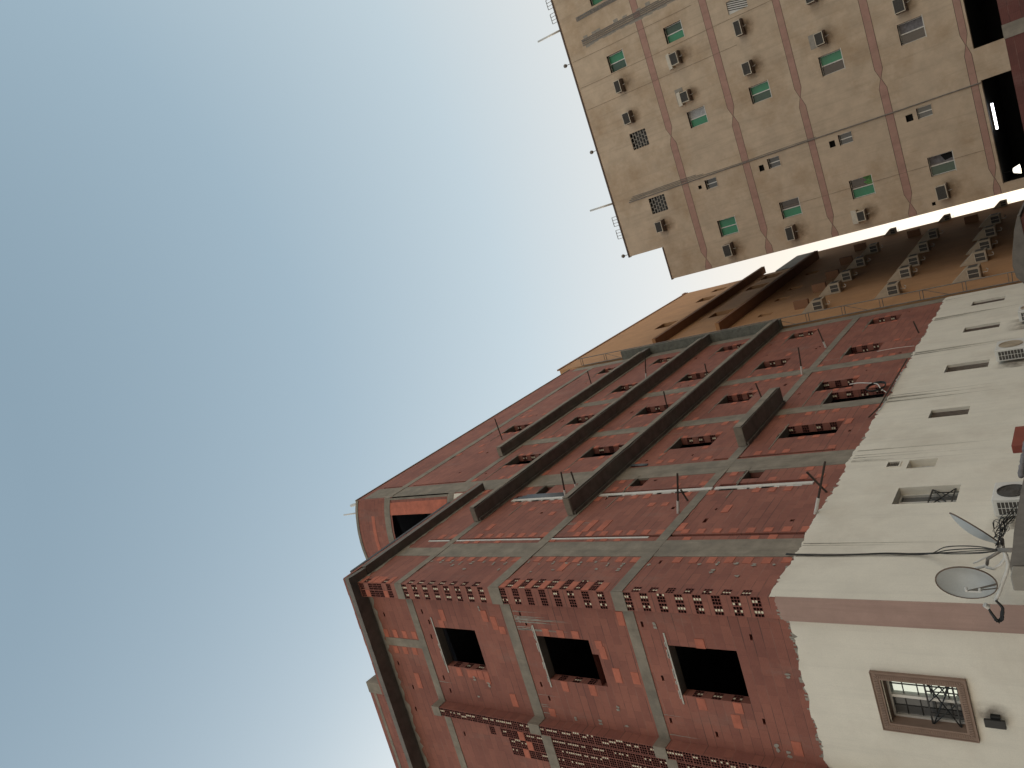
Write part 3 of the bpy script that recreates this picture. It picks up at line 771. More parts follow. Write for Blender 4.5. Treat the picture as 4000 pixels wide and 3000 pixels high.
# bands with their hourglass pinches
bands = [(18.63, 18.98, -3.9, 2.71), (15.28, 15.62, -3.68, 2.53), (12.08, 12.38, -3.88, 2.2), (8.66, 8.98, -3.87, 1.72), (5.4, 5.66, -3.77, 1.79)]
for z0, z1, xa, xc in bands:
    b = MB(); zm = (z0 + z1) / 2; g = .42; xs = [-4.47]
    pts = [(-4.47, z0, z1)]
    for x in (xa, xc): pts += [(x - g, z0, z1), (x, zm - .012, zm + .012), (x + g, z0, z1)]
    pts = [p for p in pts if p[0] >= -4.47]; pts.sort(); pts.append((15.98, z0, z1))
    for p, q in zip(pts, pts[1:]):
        sub = 1 if abs(p[2] - p[1]) < .1 or abs(q[2] - q[1]) < .1 else max(1, int((q[0] - p[0]) / .8))
        for i in range(sub):
            t0, t1 = i / sub, (i + 1) / sub; L = lambda k, t: p[k] + (q[k] - p[k]) * t
            b.quad(G.p(L(0, t0), L(1, t0), .004), G.p(L(0, t1), L(1, t1), .004), G.p(L(0, t1), L(2, t1), .004), G.p(L(0, t0), L(2, t0), .004), 0)
        for k in (1, 2):                          # incised edge lines
            a, c = G.p(p[0], p[k], .006), G.p(q[0], q[k], .006); t = .009
            b.quad(a - Z * t, c - Z * t, c + Z * t, a + Z * t, 1)
    b.build('pink_band', [M['band'], M['groove']], GB)
def gwin(h, kind, small=False):
    u0, u1, v0, v1 = h; d1 = -.22; b = MB()
    if kind == 'block':
        G.reveal(b, *h, 0, -.12, 1); G.rect(b, *h, -.32, 1)
        n = 6; bh = (v1 - v0) / n; t = .018
        for i in range(n + 1): v = v0 + bh * i; G.box(b, u0, u1, max(v0, v - t), min(v1, v + t), -.1, -.03, 0)
        for i in range(n):
            for k in range(4):
                u = u0 + (u1 - u0) * (k + (.5 if i % 2 else 0.)) / 3.5
                if u0 < u < u1 - .02: G.box(b, u - t, u + t, v0 + bh * i + t, v0 + bh * (i + 1) - t, -.1, -.032, 0)
        b.build('block_screen', [M['mortar'], M['glass']], GB, label='open screen of small grey blocks'); return
    G.reveal(b, *h, 0, d1, 0)
    o = b.build('window', M['bronze'], GB)
    if kind == 'board':
        g = MB(); G.rect(g, u0, u1, v0, v1, -.05, 0)
        for i in range(6):
            t = i / 6; x0 = u0 + (u1 - u0) * t
            g.tube([G.p(x0 - .02, v0, -.04), G.p(min(u1, x0 + .2), v0 + (v1 - v0) * min(1, (u1 - x0 + .02) / .2), -.04)], .018, 4, 1)
        g.build('board', [M['pale'], M['wood']], o, label='white board with dark diagonal battens'); return
    mu = (u0 + u1) / 2
    for (a, c), k in zip(((u0, mu), (mu, u1)), kind):
        g = MB(); G.rect(g, a, c, v0, v1, d1 + (.0 if k != 'hole' else 0), 0)
        mt = {'drape': 'smoke', 'hole': 'curtain'}.get(k, k)
        if k == 'drape':
            for q in range(6):
                x = a + (c - a) * q / 6; g.box(x, x + (c - a) / 6 - .01, YB - d1 - .03 - .012 * (q % 2), YB - d1 - .01, v0 + .02, v0 + .28 + .05 * (q % 3), 1)
        if k == 'hole': g.ngon([G.p(c - .02, v0 + .02, d1 + .01), G.p(c - .02, v0 + .5, d1 + .01), G.p(a + .1, v0 + .35, d1 + .01), G.p(a + .15, v0 + .05, d1 + .01)][::-1], 2)
        g.build('pane', [M[mt], M['lgreen'], M['dark']], o)
    f = MB(); t = .03 if not small else .025
    for q in ((u0, u1, v0, v0 + t), (u0, u1, v1 - t, v1), (u0, u0 + t, v0 + t, v1 - t), (u1 - t, u1, v0 + t, v1 - t), (mu - .022, mu + .022, v0 + t, v1 - t)): G.box(f, *q, d1 + .002, d1 + .04)
    f.build('frame', M['alu'], o)
    s_ = MB(); G.box(s_, u0 - .03, u1 + .03, v0 - .03, v0 - .002, -.05, .015); s_.build('sill', M['alu' if not small else 'beige'], o)
for x0, x1, r, k in GW: gwin((x0, x1, *rows[r]), k)
for h in smallW: gwin(h, ('glass', 'glass'), True)
def gpipe(x, z0, z1, r, m='beige', dx=0., n=6):
    b = MB(); k = 9; b.tube([(x + dx * i / k + R.uniform(-.012, .012), YB - r - .003, z1 + (z0 - z1) * i / k) for i in range(k + 1)], r, n); b.build('wall_cable', M[m], GB)
gpipe(.2, 5.3, 22.2, .03, 'steel', -.03); 
for k in range(3): gpipe(.28 + .07 * k, 17.3 + .4 * k, 22.15 - .12 * k, .016, 'steel')
gpipe(.26, 12, 17.3, .014, 'steel')
for k in range(4): gpipe(8.75 + .09 * k, 14.5 + k, 22.15, .026, 'steel')
for k in range(4): gpipe(10.0 + .06 * k, 17.5, 22.1, .022, 'steel')
for x, z0, z1 in ((8.2, 16, 23.05), (6.8, 12, 23.05), (5.62, 14.4, 23.05), (-2.45, 5.6, 14.4)): gpipe(x, z0, z1, .007, 'faint', -.08)
b = MB()                                         # rough render beside the pipe bundle
for i in range(26):
    v = 15 + i * .27; G.box(b, 8.62 + R.uniform(-.04, .05), 8.7 + R.uniform(0, .04), v, v + .26, -.01, .008)
    if R.random() < .6: G.box(b, 9.06, 9.12 + R.uniform(0, .09), v, v + .26, -.01, .008)
BW.add(b, 2)
b = MB()
G.box(b, 4.0, 4.75, 17.55, 17.98, -.02, .006); G.box(b, 3.98, 4.6, 10.95, 11.28, -.02, .006)
BW.add(b, 2); BW.build('wall', [M['beige'], M['dark'], M['mortar'], M['soffit']], GB)
b = MB(); b.box(-2.72, 16, YB - .03, YB + .2, 23.132, 23.22); b.box(-4.54, -2.69, YB - .03, YB + .2, 21.002, 21.07); b.build('coping', M['groove'], GB)

# ------------------------------------------------------------------ window air conditioners on the beige building
def beige_ac(x0, x1, z0, z1, case='acbox', hood=False):
    o = thing('window_air_conditioner', ((x0 + x1) / 2, YB, z0), '', 'air conditioner', 'window air conditioners on the beige wall')
    b = MB(); y0, y1 = YB - .42, YB - .002; t = .032
    b.box(x0, x1, y0 + .03, y1, z0, z1); o1 = b.build('casing', M[case], o, bevel=.006)
    f = MB()
    for q in ((x0, x1, z0, z0 + t), (x0, x1, z1 - t, z1), (x0, x0 + t, z0 + t, z1 - t), (x1 - t, x1, z0 + t, z1 - t)): f.box(q[0], q[1], y0, y0 + .028, q[2], q[3])
    f.build('front_frame', M['accase'], o)
    g = MB(); g.box(x0 + t, x1 - t, y0 + .02, y0 + .028, z0 + t, z1 - t)
    n = 9
    for i in range(n): v = z0 + t + (z1 - z0 - 2 * t) * (i + .5) / n; g.box(x0 + t, x1 - t, y0 + .008, y0 + .02, v - .006, v + .006)
    g.build('grille', M['acgrille'], o)
    d = MB(); d.tube([((x0 + x1) / 2, YB - .2, z0), ((x0 + x1) / 2, YB - .22, z0 - .12), ((x0 + x1) / 2 + .02, YB - .26, z0 - .2)], .014, 6); d.build('drain_pipe', M['alu'], o)
    if hood:
        h = MB(); h.hexa([(x0 - .08, y0 + .1, z1 + .002), (x1 + .08, y0 + .1, z1 + .002), (x1 + .08, y1, z1 + .002), (x0 - .08, y1, z1 + .002),
                          (x0 - .08, y1 - .05, z1 + .3), (x1 + .08, y1 - .05, z1 + .3), (x1 + .08, y1, z1 + .3), (x0 - .08, y1, z1 + .3)]); h.build('sloping_hood', M['accase'], o)
    # ledge let into the wall under it
    s_ = MB(); s_.box(x0 - .03, x1 + .03, YB - .3, YB - .002, z0 - .035, z0 - .002); s_.build('ledge', M['bronze'], o)
    return o
acs = [
    (5.72, 6.34, 20.55, 20.9, 'acbox', 0, 'dark air conditioner on the top floor below the green window, rust stain round it'),  # the mark round it is a soft-edged brown blotch
    (4.07, 4.66, 20.55, 20.96, 'acbox', 0, 'dark air conditioner beside the block screen nearest the pipe bundle'),
    (5.83, 6.41, 17.2, 17.62, 'accase', 1, 'cream air conditioner with sloping hood beside the window with broken plaster edge'),
    (3.97, 4.48, 17.2, 17.63, 'accase', 1, 'cream hooded air conditioner beside the window covered with grey foil'),
    (5.82, 6.5, 13.88, 14.22, 'acbox', 0, 'dark box air conditioner near the boarded window with diagonal battens'),
    (4.02, 4.6, 13.93, 14.33, 'acbox', 0, 'dark air conditioner beside the two-tone green window of the middle floor'),
    (3.96, 4.55, 7.27, 7.7, 'acbox', 0, 'large dark air conditioner above the window with the pulled grey curtain'),
    (4.0, 4.54, 10.57, 10.95, 'acbox', 0, 'pale framed air conditioner beside the window with one green pane over brown'),
    (5.83, 6.4, 10.57, 10.93, 'acbox', 0, 'air conditioner cut by the photo edge on the fourth floor down'),
    (-1.85, -1.27, 20.53, 20.93, 'acbox', 0, 'air conditioner next to the block screen by the stepped roof corner'),
    (-4.07, -3.44, 17.2, 17.64, 'acbox', 0, 'air conditioner beside the window with both panes green'),
    (-4.08, -3.42, 13.96, 14.34, 'acbox', 0, 'air conditioner near the alley edge beside the window with brown and green panes'),
    (-4.06, -3.59, 10.66, 11.02, 'accase', 1, 'cream air conditioner with sloping hood beside the window with a green drape'),
    (-4.06, -3.44, 7.27, 7.69, 'accase', 0, 'pale framed air conditioner just above a round hole near the alley edge'),
]
for a in acs:
    o = beige_ac(*a[:4], case=a[4], hood=a[5]); o['label'] = a[6]; o.rotation_euler = (0, R.uniform(-.03, .03), 0)
# soft-edged brown blotches on the wall round and below the units
m, n, b = nt('brown_blotch'); tc = n.nodes.new('ShaderNodeTexCoord').outputs['Generated']; p = pos(n)
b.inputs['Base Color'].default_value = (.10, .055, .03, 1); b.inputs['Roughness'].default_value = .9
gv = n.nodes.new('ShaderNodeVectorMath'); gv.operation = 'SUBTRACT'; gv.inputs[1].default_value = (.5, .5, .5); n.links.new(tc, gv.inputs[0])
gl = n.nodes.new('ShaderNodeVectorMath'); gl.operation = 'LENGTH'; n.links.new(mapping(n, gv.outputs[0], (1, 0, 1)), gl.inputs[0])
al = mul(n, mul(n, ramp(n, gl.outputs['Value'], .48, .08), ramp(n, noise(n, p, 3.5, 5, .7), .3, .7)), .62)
n.links.new(al, b.inputs['Alpha']); M['blotch'] = m
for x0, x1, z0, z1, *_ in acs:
    b = MB(); G.rect(b, x0 - R.uniform(.15, .3), x1 + R.uniform(.15, .35), z0 - R.uniform(.55, .8), z1 + R.uniform(.0, .15), .0025); b.build('brown_blotch', M['blotch'], GB)
for y0, y1, z0, z1 in ((14.0, 14.9, 2.9, 4.3), (23.2, 24.3, 3.6, 5.0), (26.9, 28.2, 3.6, 5.0)):
    b = MB(); A.rect(b, y0, y1, z0, z1, dW + .003); b.build('brown_patch', M['blotch'], BB)
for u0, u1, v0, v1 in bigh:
    if u0 > 5 and R.random() < .7: b = MB(); G.rect(b, u0 - .3, u1 + .4, v0 - .7, v1 + .2, .0025); b.build('brown_blotch', M['blotch'], GB)

# ------------------------------------------------------------------ shrouded air conditioners on the orange building
def orange_ac():
    o = thing('shrouded_air_conditioner', (-7.3, 0, 0), '', 'air conditioner', 'shrouded air conditioners on the orange wall')
    pr = [(-7.29, 0), (-6.78, 0), (-6.78, .52), (-7.29, 1.15)]
    b = MB()
    for y in (0., .6):
        hs = [(y, 0)]
    b.hexa([(-7.29, 0, 0), (-6.78, 0, 0), (-6.78, .62, 0), (-7.29, .62, 0), (-7.29, 0, .5), (-6.78, 0, .5), (-6.78, .62, .5), (-7.29, .62, .5)])
    b.v = [V3(v) for v in b.v]
    i = len(b.v); b.v += [V3(p) for p in ((-7.29, 0, .5), (-6.78, 0, .5), (-6.78, .62, .5), (-7.29, .62, .5), (-7.29, 0, 1.1), (-7.29, .62, 1.1))]
    b.f += [(i, i + 1, i + 4), (i + 3, i + 5, i + 2), (i + 1, i + 2, i + 5, i + 4)]; b.m += [0, 0, 0]
    b.build('shroud', M['shroud'], o)
    g = MB(); g.box(-7.2, -6.86, -.012, -.002, .06, .44); g.box(-6.778, -6.768, .08, .54, .1, .42)
    g.build('grille', M['acgrille'], o)
    f = MB()
    for q in ((-7.22, -6.84, .04, .06), (-7.22, -6.84, .44, .46), (-7.04, -7.02, .06, .44)): f.box(q[0], q[1], -.02, -.003, q[2], q[3])
    f.build('side_frame', M['accase'], o)
    d = MB(); d.tube([(-7.1, .3, 0), (-7.1, .25, -.22), (-7.0, .2, -.26), (-6.95, .2, -.2)], .015, 6); d.build('drain_pipe', M['alu'], o)
    return o
proto = None
floor_n = {0: 'upper row', 1: 'middle row', 2: 'lower row'}
col_n = ['nearest the scaffold ladder', 'second from the scaffold', 'third from the scaffold', 'fourth from the scaffold', 'fifth from the scaffold', 'jutting into the sky gap']
for r, zz in enumerate((12.67, 9.45, 6.37)):
    for c, y in enumerate((35.8, 39.25, 42.0, 45.6, 49.6, 56.4)):
        o = orange_ac() if proto is None else copy_tree(proto)
        if proto is None: proto = o
        if c == 5: o.scale = (.72, .72, .72); y = 56.0
        o.location = (-7.3, y, zz + .028 * (y - 35.8)); o['label'] = f'wedge-topped air conditioner on the orange wall, {floor_n[r]}, {col_n[c]}'

# ------------------------------------------------------------------ split condensers on the white wall
def condenser(y0, y1, z0, z1, label, big=False):
    o = thing('outdoor_condenser', (-7.27, (y0 + y1) / 2, z0), label, 'air conditioner', 'split condensers on the white wall')
    x0, x1 = -7.2, -6.86
    b = MB(); b.box(x0, x1, y0, y1, z0, z1); b.build('casing', M['acwhite'], o, bevel=.015)
    yc, zc = (y0 + y1) / 2 - .05, (z0 + z1) / 2; r = (z1 - z0) * .4
    g = MB(); g.lathe((x1 + .004, yc, zc), (1, 0, 0), [(r, 0), (r, .02), (r * .93, .022), (r * .9, .006), (.05, .006), (.001, .012)], 28); 
    for k in range(1, 5): g.lathe((x1 + .012, yc, zc), (1, 0, 0), [(r * k / 5, 0), (r * k / 5 + .008, .004), (r * k / 5 + .016, 0)], 24)
    g.build('fan_guard', M['acgrille' if y0 < 20 else 'shroud'], o)
    s_ = MB(); s_.box(x0 + .04, x1 - .05, y0 - .006, y0 - .002, z0 + .05, z1 - .07); s_.build('coil', M['acgrille'], o)
    t = MB()
    n = 8
    for i in range(n + 1): v = z0 + .05 + (z1 - z0 - .12) * i / n; t.box(x0 + .035, x1 - .045, y0 - .014, y0 - .007, v - .005, v + .005)
    for x in (x0 + .04, (x0 + x1) / 2, x1 - .05): t.box(x - .005, x + .005, y0 - .02, y0 - .0145, z0 + .05, z1 - .07)
    t.build('coil_guard', M['acwhite'], o)
    k = MB(); k.box(-7.27, x1, y0 + .1, y0 + .14, z0 - .05, z0 - .002); k.box(-7.27, x1, y1 - .14, y1 - .1, z0 - .05, z0 - .002); k.build('bracket', M['steel'], o)
    return o
condenser(14.33, 15.05, 3.5, 4.1, 'white condenser unit with black fan guard just above the brown boundary wall')
condenser(23.62, 24.5, 4.12, 4.83, 'white condenser unit with round fan below the second slatted window')
condenser(27.5, 28.25, 3.95, 4.53, 'white condenser unit at the photo edge farthest along the white wall')

# ------------------------------------------------------------------ satellite dishes, mast, cables
def V(px, py, pz): return V3((px, py, pz))
def dish(c, n, r, up, label, joint, feed=True, face='dish'):
    c = V3(c); n = V3(n).normalized(); o = thing('satellite_dish', c, label, 'satellite dish', 'satellite dishes on the mast')
    k = 8; prof = [(r * i / k if i else .004, .16 * r * (i / k) ** 2 * 1.6) for i in range(k + 1)]
    b = MB(); b.lathe(c, n, prof, 36); b.build('reflector', M[face], o, smooth=True)
    b2 = MB(); b2.lathe(c, n, [(q[0], q[1] - .012) for q in prof][::-1], 36); b2.build('back_shell', M['dish'], o, smooth=True)
    d = prof[-1][1]; m = MB(); m.lathe(c, n, [(r - .004, d - .014), (r + .012, d - .01), (r + .012, d + .006), (r - .004, d + .004)], 36); m.build('rim', M['rust'], o)
    up = V3(up).normalized(); up = (up - n * up.dot(n)).normalized()
    if not feed:
        bk = MB(); bk.tube([c + n * .01, V3(joint)], .02, 8); bk.build('mount_arm', M['pale'], o); return o
    tip = c + n * r * .62 - up * r * .05; base = c - up * r * 1.0 + n * d
    a = MB(); a.tube([base, tip], .014, 6); side = n.cross(up)
    a.tube([base + side * .1, tip], .009, 6)
    a.build('feed_arm', M['steel'], o)
    h = MB(); h.tube([tip + up * .01, tip - n * .06 + up * .02], .022, 10); h.tube([tip - up * .15, tip - up * .15 - n * .05], .022, 10); h.tube([tip, tip - up * .16], .012, 6); h.build('feed_horn', M['acwhite'], o)
    bk = MB(); bk.tube([c - n * .01, c - n * .1, V3(joint)], .022, 8); bk.build('mount_arm', M['pale'], o)
    return o
J = V(-6.056, 11.05, 3.525)
dish((-6.487, 11.05, 4.06), (-.42, -.9, -.03), .375, (.085, 0, 1), 'round grey dish facing the street in front of the pink corner strip', (-6.33, 11.12, 3.77))
vd = (V(-6.2, 11.85, 4.03) - V(0, 0, 1.6)).normalized(); ln = (V(-5.952, 11.85, 4.306) - V(-6.463, 11.85, 3.759)).normalized()
dish((-6.207, 11.85, 4.032), vd.cross(ln) + vd * .06, .37, ln, 'pale dish seen edge-on, tilted over the loose cables', (-6.3, 11.86, 3.83), False)
ms = thing('dish_mast', J, 'bent steel pipe frame holding both dishes at the wall end', 'mast')
Y0 = 11.05
b = MB(); b.tube([J + V(0, 0, -.3), J + V(0, 0, .06)], .032, 10); b.build('upright', M['steel'], ms, smooth=True)
b = MB(); b.tube([J, (-6.14, Y0, 3.505), (-6.265, Y0, 3.5), (-6.411, Y0, 3.549), (-6.518, Y0, 3.603), (-6.693, Y0, 3.681), (-6.85, Y0, 3.76)], .026, 10); b.build('bent_arm', M['pale'], ms, smooth=True)
b = MB(); b.tube([J + V(0, .02, 0), (-6.14, Y0, 3.66), (-6.187, Y0, 3.732), (-6.3, Y0 + .04, 3.765)], .022, 8); b.build('strut', M['steel'], ms, smooth=True)
b = MB(); b.tube([(-6.12, Y0, 3.515), (-6.19, Y0, 3.53), (-6.28, Y0, 3.596), (-6.36, Y0 + .02, 3.692), (-6.35, Y0 + .05, 3.79)], .02, 8); b.build('strut', M['pale'], ms, smooth=True)
b = MB(); b.tube([(-6.15, Y0, 3.72), (-6.24, Y0 + .02, 3.86), (-6.28, Y0 + .03, 3.93)], .01, 6); b.build('strut', M['pale'], ms, smooth=True)
b = MB(); b.tube([J + V(0, .05, 0), J + V(-.1, .5, .06), (-6.44, 11.86, 3.7)], .018, 8); b.tube([(-6.44, 11.86, 3.687), (-6.139, 11.86, 3.971)], .016, 8)
for t in (.05, .95): p_ = V(-6.44, 11.86, 3.687).lerp(V(-6.139, 11.86, 3.971), t); b.tube([p_, p_ + V(-.06, 0, .05)], .016, 8)
b.build('side_bracket', M['steel'], ms, smooth=True)
def cable(name, pts, r, label, mat='black', n=6, sub=8, cat='cable', jit=0., strands=1, spread=.03):
    b = MB(); P = [V3(p) for p in pts]
    for s_ in range(strands):
        off = V3((R.uniform(-1, 1), R.uniform(-1, 1), R.uniform(-1, 1))) * (spread if s_ else 0)
        Q = []
        for i in range(len(P) - 1):
            p0, p1, p2, p3 = P[max(i - 1, 0)], P[i], P[i + 1], P[min(i + 2, len(P) - 1)]
            for k in range(sub):
                t = k / sub
                Q.append(.5 * ((2 * p1) + (p2 - p0) * t + (2 * p0 - 5 * p1 + 4 * p2 - p3) * t * t + (3 * p1 - p0 - 3 * p2 + p3) * t ** 3) + off * math.sin(math.pi * (i + t) / (len(P) - 1)) * R.uniform(.6, 1.4))
        Q.append(P[-1]); b.tube(Q, r, n)
    o = b.build(name, M[mat], None, smooth=True); recentre(o); return tag(o, label, cat)
b = MB()
for q in range(5):
    o_ = R.uniform(-.025, .025); l = [V(-7.25, 13.1 + o_, 7.5), V(-7.245, 13.08 + R.uniform(-.03, .03), 6.6), V(-7.24, 13.1 + o_, 5.7), V(-7.2, 13.02 + R.uniform(-.03, .03), 5.0)]
    k_ = (-.3, 0, .25, .9, 1.9)[q]; l += [V(-6.9, 12.5, 4.53) + V(.03, .05, .03) * k_, V(-6.5, 11.8, 3.97) + V(.03, .05, .035) * (k_ + R.uniform(-.2, .2)), J + V(0, 0, .015 * q)]
    Q = []
    for i in range(len(l) - 1):
        p0, p1, p2, p3 = l[max(i - 1, 0)], l[i], l[i + 1], l[min(i + 2, len(l) - 1)]
        for k in range(8):
            t = k / 8; Q.append(.5 * ((2 * p1) + (p2 - p0) * t + (2 * p0 - 5 * p1 + 4 * p2 - p3) * t * t + (3 * p1 - p0 - 3 * p2 + p3) * t ** 3))
    b.tube(Q, .0065 if q < 3 else .009, 6)
tag(recentre(b.build('coax_bundle', M['black'], None, smooth=True)), 'black coax bundle hanging down the white wall to the dish mast', 'cable')
cable('coiled_cable', [(-6.83, Y0 - .03, 3.75), (-6.93, Y0 - .03, 3.69), (-7.02, Y0 - .04, 3.709), (-7.12, Y0 - .04, 3.74), (-7.13, Y0 - .04, 3.79), (-7.04, Y0 - .03, 3.837), (-6.94, Y0 - .03, 3.87)], .014, 'black cable looped below the end of the bent mast arm', strands=4, spread=.025)
b = MB()
for q in range(9):
    P = [J + V(R.uniform(-.02, .05), .1, R.uniform(.0, .1))]
    for k in range(R.randint(3, 5)): P.append(J + V(R.uniform(-.12, .1), R.uniform(.4, 1.0), R.uniform(-.03, .2)))
    P.append(J + V(.0, R.uniform(.8, 1.5), -.08))
    Q = []
    for i in range(len(P) - 1):
        p0, p1, p2, p3 = P[max(i - 1, 0)], P[i], P[i + 1], P[min(i + 2, len(P) - 1)]
        for k in range(7):
            t = k / 7; Q.append(.5 * ((2 * p1) + (p2 - p0) * t + (2 * p0 - 5 * p1 + 4 * p2 - p3) * t * t + (3 * p1 - p0 - 3 * p2 + p3) * t ** 3))
    b.tube(Q, R.choice([.004, .005, .007]), 5)
tag(recentre(b.build('cable_tangle', M['black'], None, smooth=True)), 'tangle of thin black cables behind the edge-on dish', 'cable')
b = MB(); b.lathe((-6.93, Y0 - .03, 3.875), (.6, -.2, .5), [(.001, -.03), (.035, -.025), (.035, .04), (.001, .045)], 14)
b.build('end_cap', M['pale'], ms)

# ------------------------------------------------------------------ timber props and rods sticking out of the brick wall
props = [((29.27, 21.75), (-6.6, 21.75)), ((28.34, 18.33), (-6.23, 18.04)), ((27.26, 14.98), (-6.72, 14.95)), ((25.65, 10.79), (-6.33, 10.68)), ((23.54, 15.0), (-6.55, 14.95)), ((23.35, 11.42), (-6.7, 11.51)),
         ((16.49, 15.02), (-6.5, 14.9)), ((17.09, 15.0), (-6.75, 15.02)), ((15.2, 10.81), (-6.28, 10.51)), ((15.87, 10.83), (-6.99, 10.95)), ((14.91, 7.45), (-6.15, 6.96)), ((15.95, 7.45), (-6.79, 7.79)),
         ((28.67, 7.59), (-6.86, 7.68)), ((28.86, 10.81), (-6.54, 10.93)), ((22.69, 22.27), (-6.37, 22.3))]
pl_ = ['above the topmost long balcony', 'over the second balcony with a pale sleeve', 'short, between windows above the third balcony', 'standing over the beam at the far column', 'in front of a window above the third balcony',
       'just above the short balcony slab', 'longer one by the conduits', 'shorter one by the conduits', 'tall with a pale sleeve, at the lowest beam',
       'slanting beside the sleeved stick', 'long sleeved one crossing another over the plaster edge', 'shorter of the crossed pair', 'at the torn plaster edge, far end', 'beside the far window above the plaster', 'highest of all, near the roof line']
for (by, bz), (tx, tz) in props:
    i = props.index(((by, bz), (tx, tz)))
    o = thing('timber_prop', (-7.3, by, bz), f'thin dark stick in the brick wall, {pl_[i]}', 'wooden stick', 'sticks poking out of the brick wall')
    p0, p1 = V(-7.33, by, bz), V(tx, by + .02, tz)
    sl = i in (1, 6, 7, 8, 10, 3, 13)
    b = MB(); b.tube([p0.lerp(p1, .3) if sl else p0, p1], .024, 6); b.build('stick', M['wood'], o)
    if sl: b = MB(); b.tube([p0, p0.lerp(p1, .33)], .036, 8); b.build('sleeve', M['pale'], o)
b = MB(); b.tube([(-7.2, 25.3, 7.38), (-7.2, 21.0, 7.36), (-7.24, 20.4, 7.5)], .02, 6)
tag(recentre(b.build('steel_rod', M['wood'], None)), 'long dark rod lying along the torn top edge of the white plaster', 'rod')
cable('white_hose', [(-7.22, 23.5, 8.7), (-7.15, 23.3, 8.4), (-7.1, 23.0, 8.05), (-7.1, 22.8, 7.75), (-7.15, 22.5, 7.6), (-7.2, 22.2, 7.4)], .016, 'pale hose drooping past the paired windows above the white plaster', 'pale', cat='hose')
b = MB()
for k in range(3):
    pts = [(-7.12 + .02 * k, 22.55 + (.36 + .015 * k) * math.cos(t * .2618), 7.72 + (.24 + .01 * k) * math.sin(t * .2618)) for t in range(25)]; b.tube(pts, .014, 6, cap=False)
tag(recentre(b.build('hose_coil', M['black'], None, smooth=True)), 'black hose coil hanging at the foot of the paired windows', 'hose')
cable('string_line', [(-7.24, 26.9, 8.6), (-7.2, 26.8, 8.0), (-7.2, 26.7, 7.4)], .008, 'thin pale string hanging from a window to the plaster edge', 'pale', cat='string')
cable('green_wire', [(-7.2, 16.9, 18.3), (-7.1, 18.3, 17.9), (-7.05, 19.6, 17.75), (-7.1, 20.4, 17.6)], .012, 'loose green wire trailing over the second balcony', 'dgreen', cat='wire', strands=2, spread=.1)
b = MB(); b.tube([(-7.45, 17.75, 25.4), (-7.6, 17.65, 26.5)], .06, 10)
tag(recentre(b.build('roof_pipe', M['pale'], None, smooth=True)), 'thick pale pipe rising from the brick roof corner', 'pipe')
b = MB(); b.tube([(-7.75, 17.3, 25.5), (-7.8, 17.25, 26.6)], .03, 8)
tag(recentre(b.build('vent_pipe', M['pale'], None, smooth=True)), 'thin pale pipe standing on the bowed end wall of the brick roof', 'pipe')

# scaffold ladder on the far end of the brick block
sc = thing('scaffold_ladder', (-7.05, 33.7, 2.5), 'tall thin steel scaffold ladder at the far end of the brick block', 'scaffold')
for x, t in ((-6.85, 25.2), (-7.24, 25.0)):
    b = MB(); b.tube([(x, 33.7, 2.5), (x, 33.7, t)], .022, 6); b.build('standard', M['steel'], sc)
for k in range(15):
    z = 3.6 + k * 1.52; b = MB(); b.tube([(-6.85, 33.7, z), (-7.24, 33.7, z + .02)], .016, 6); b.tube([(-6.85, 33.7, z + .12), (-7.24, 33.7, z + .14)], .012, 6)
    b.build('rung', M['steel'], sc)
    if k % 2: b = MB(); b.tube([(-6.85, 33.7, z), (-7.24, 33.7, z - .9)], .012, 6); b.build('brace', M['steel'], sc)
b = MB()
for k in range(10):
    z = 14.2 + k * .85; b.quad((-6.84, 33.63, z), (-6.84 + .05 * (k % 2), 33.9, z), (-6.84 + .05 * ((k + 1) % 2), 33.9, z + .85), (-6.84, 33.63, z + .85))
# black wall floodlight on the white wall
fl = thing('floodlight', E_.p(1.6, 4.15, dW), 'small black floodlight on the white wall below the moulded window', 'light')
b = MB(); E_.box(b, 1.54, 1.68, 4.13, 4.42, .07 + dW, .12 + dW); b.build('housing', M['black'], fl, bevel=.006)
b = MB(); E_.box(b, 1.5, 1.56, 4.2, 4.33, dW, .07 + dW); b.build('bracket', M['black'], fl)
b = MB(); E_.rect(b, 1.25, 1.75, 3.95, 4.75, dW + .003); b.build('brown_patch', M['blotch'], BB)
# things lying on the wall top
b = MB(); b.box(-6.28, -6.12, 14.95, 15.85, 3.425, 3.71); tag(recentre(b.build('red_box', M['redpaint'], None, bevel=.01)), 'red painted box on top of the boundary wall', 'box')
for k, (y, l) in enumerate(((14.75, 'grey cloth roll on the wall top right beside the red box'), (14.2, 'middle one of three grey cloth rolls on the wall top'), (13.75, 'grey cloth roll on the wall top nearest the condenser'))):
    b = MB(); b.lathe((-6.1, y - .2, 3.475), (0.08, 1, 0), [(.001, 0), (.04, .01), (.052, .1), (.045, .25), (.05, .34), (.03, .4), (.001, .41)], 10)
    tag(recentre(b.build('cloth_roll', M['curtain'], None, smooth=True)), l, 'roll', 'grey rolls on the wall top')

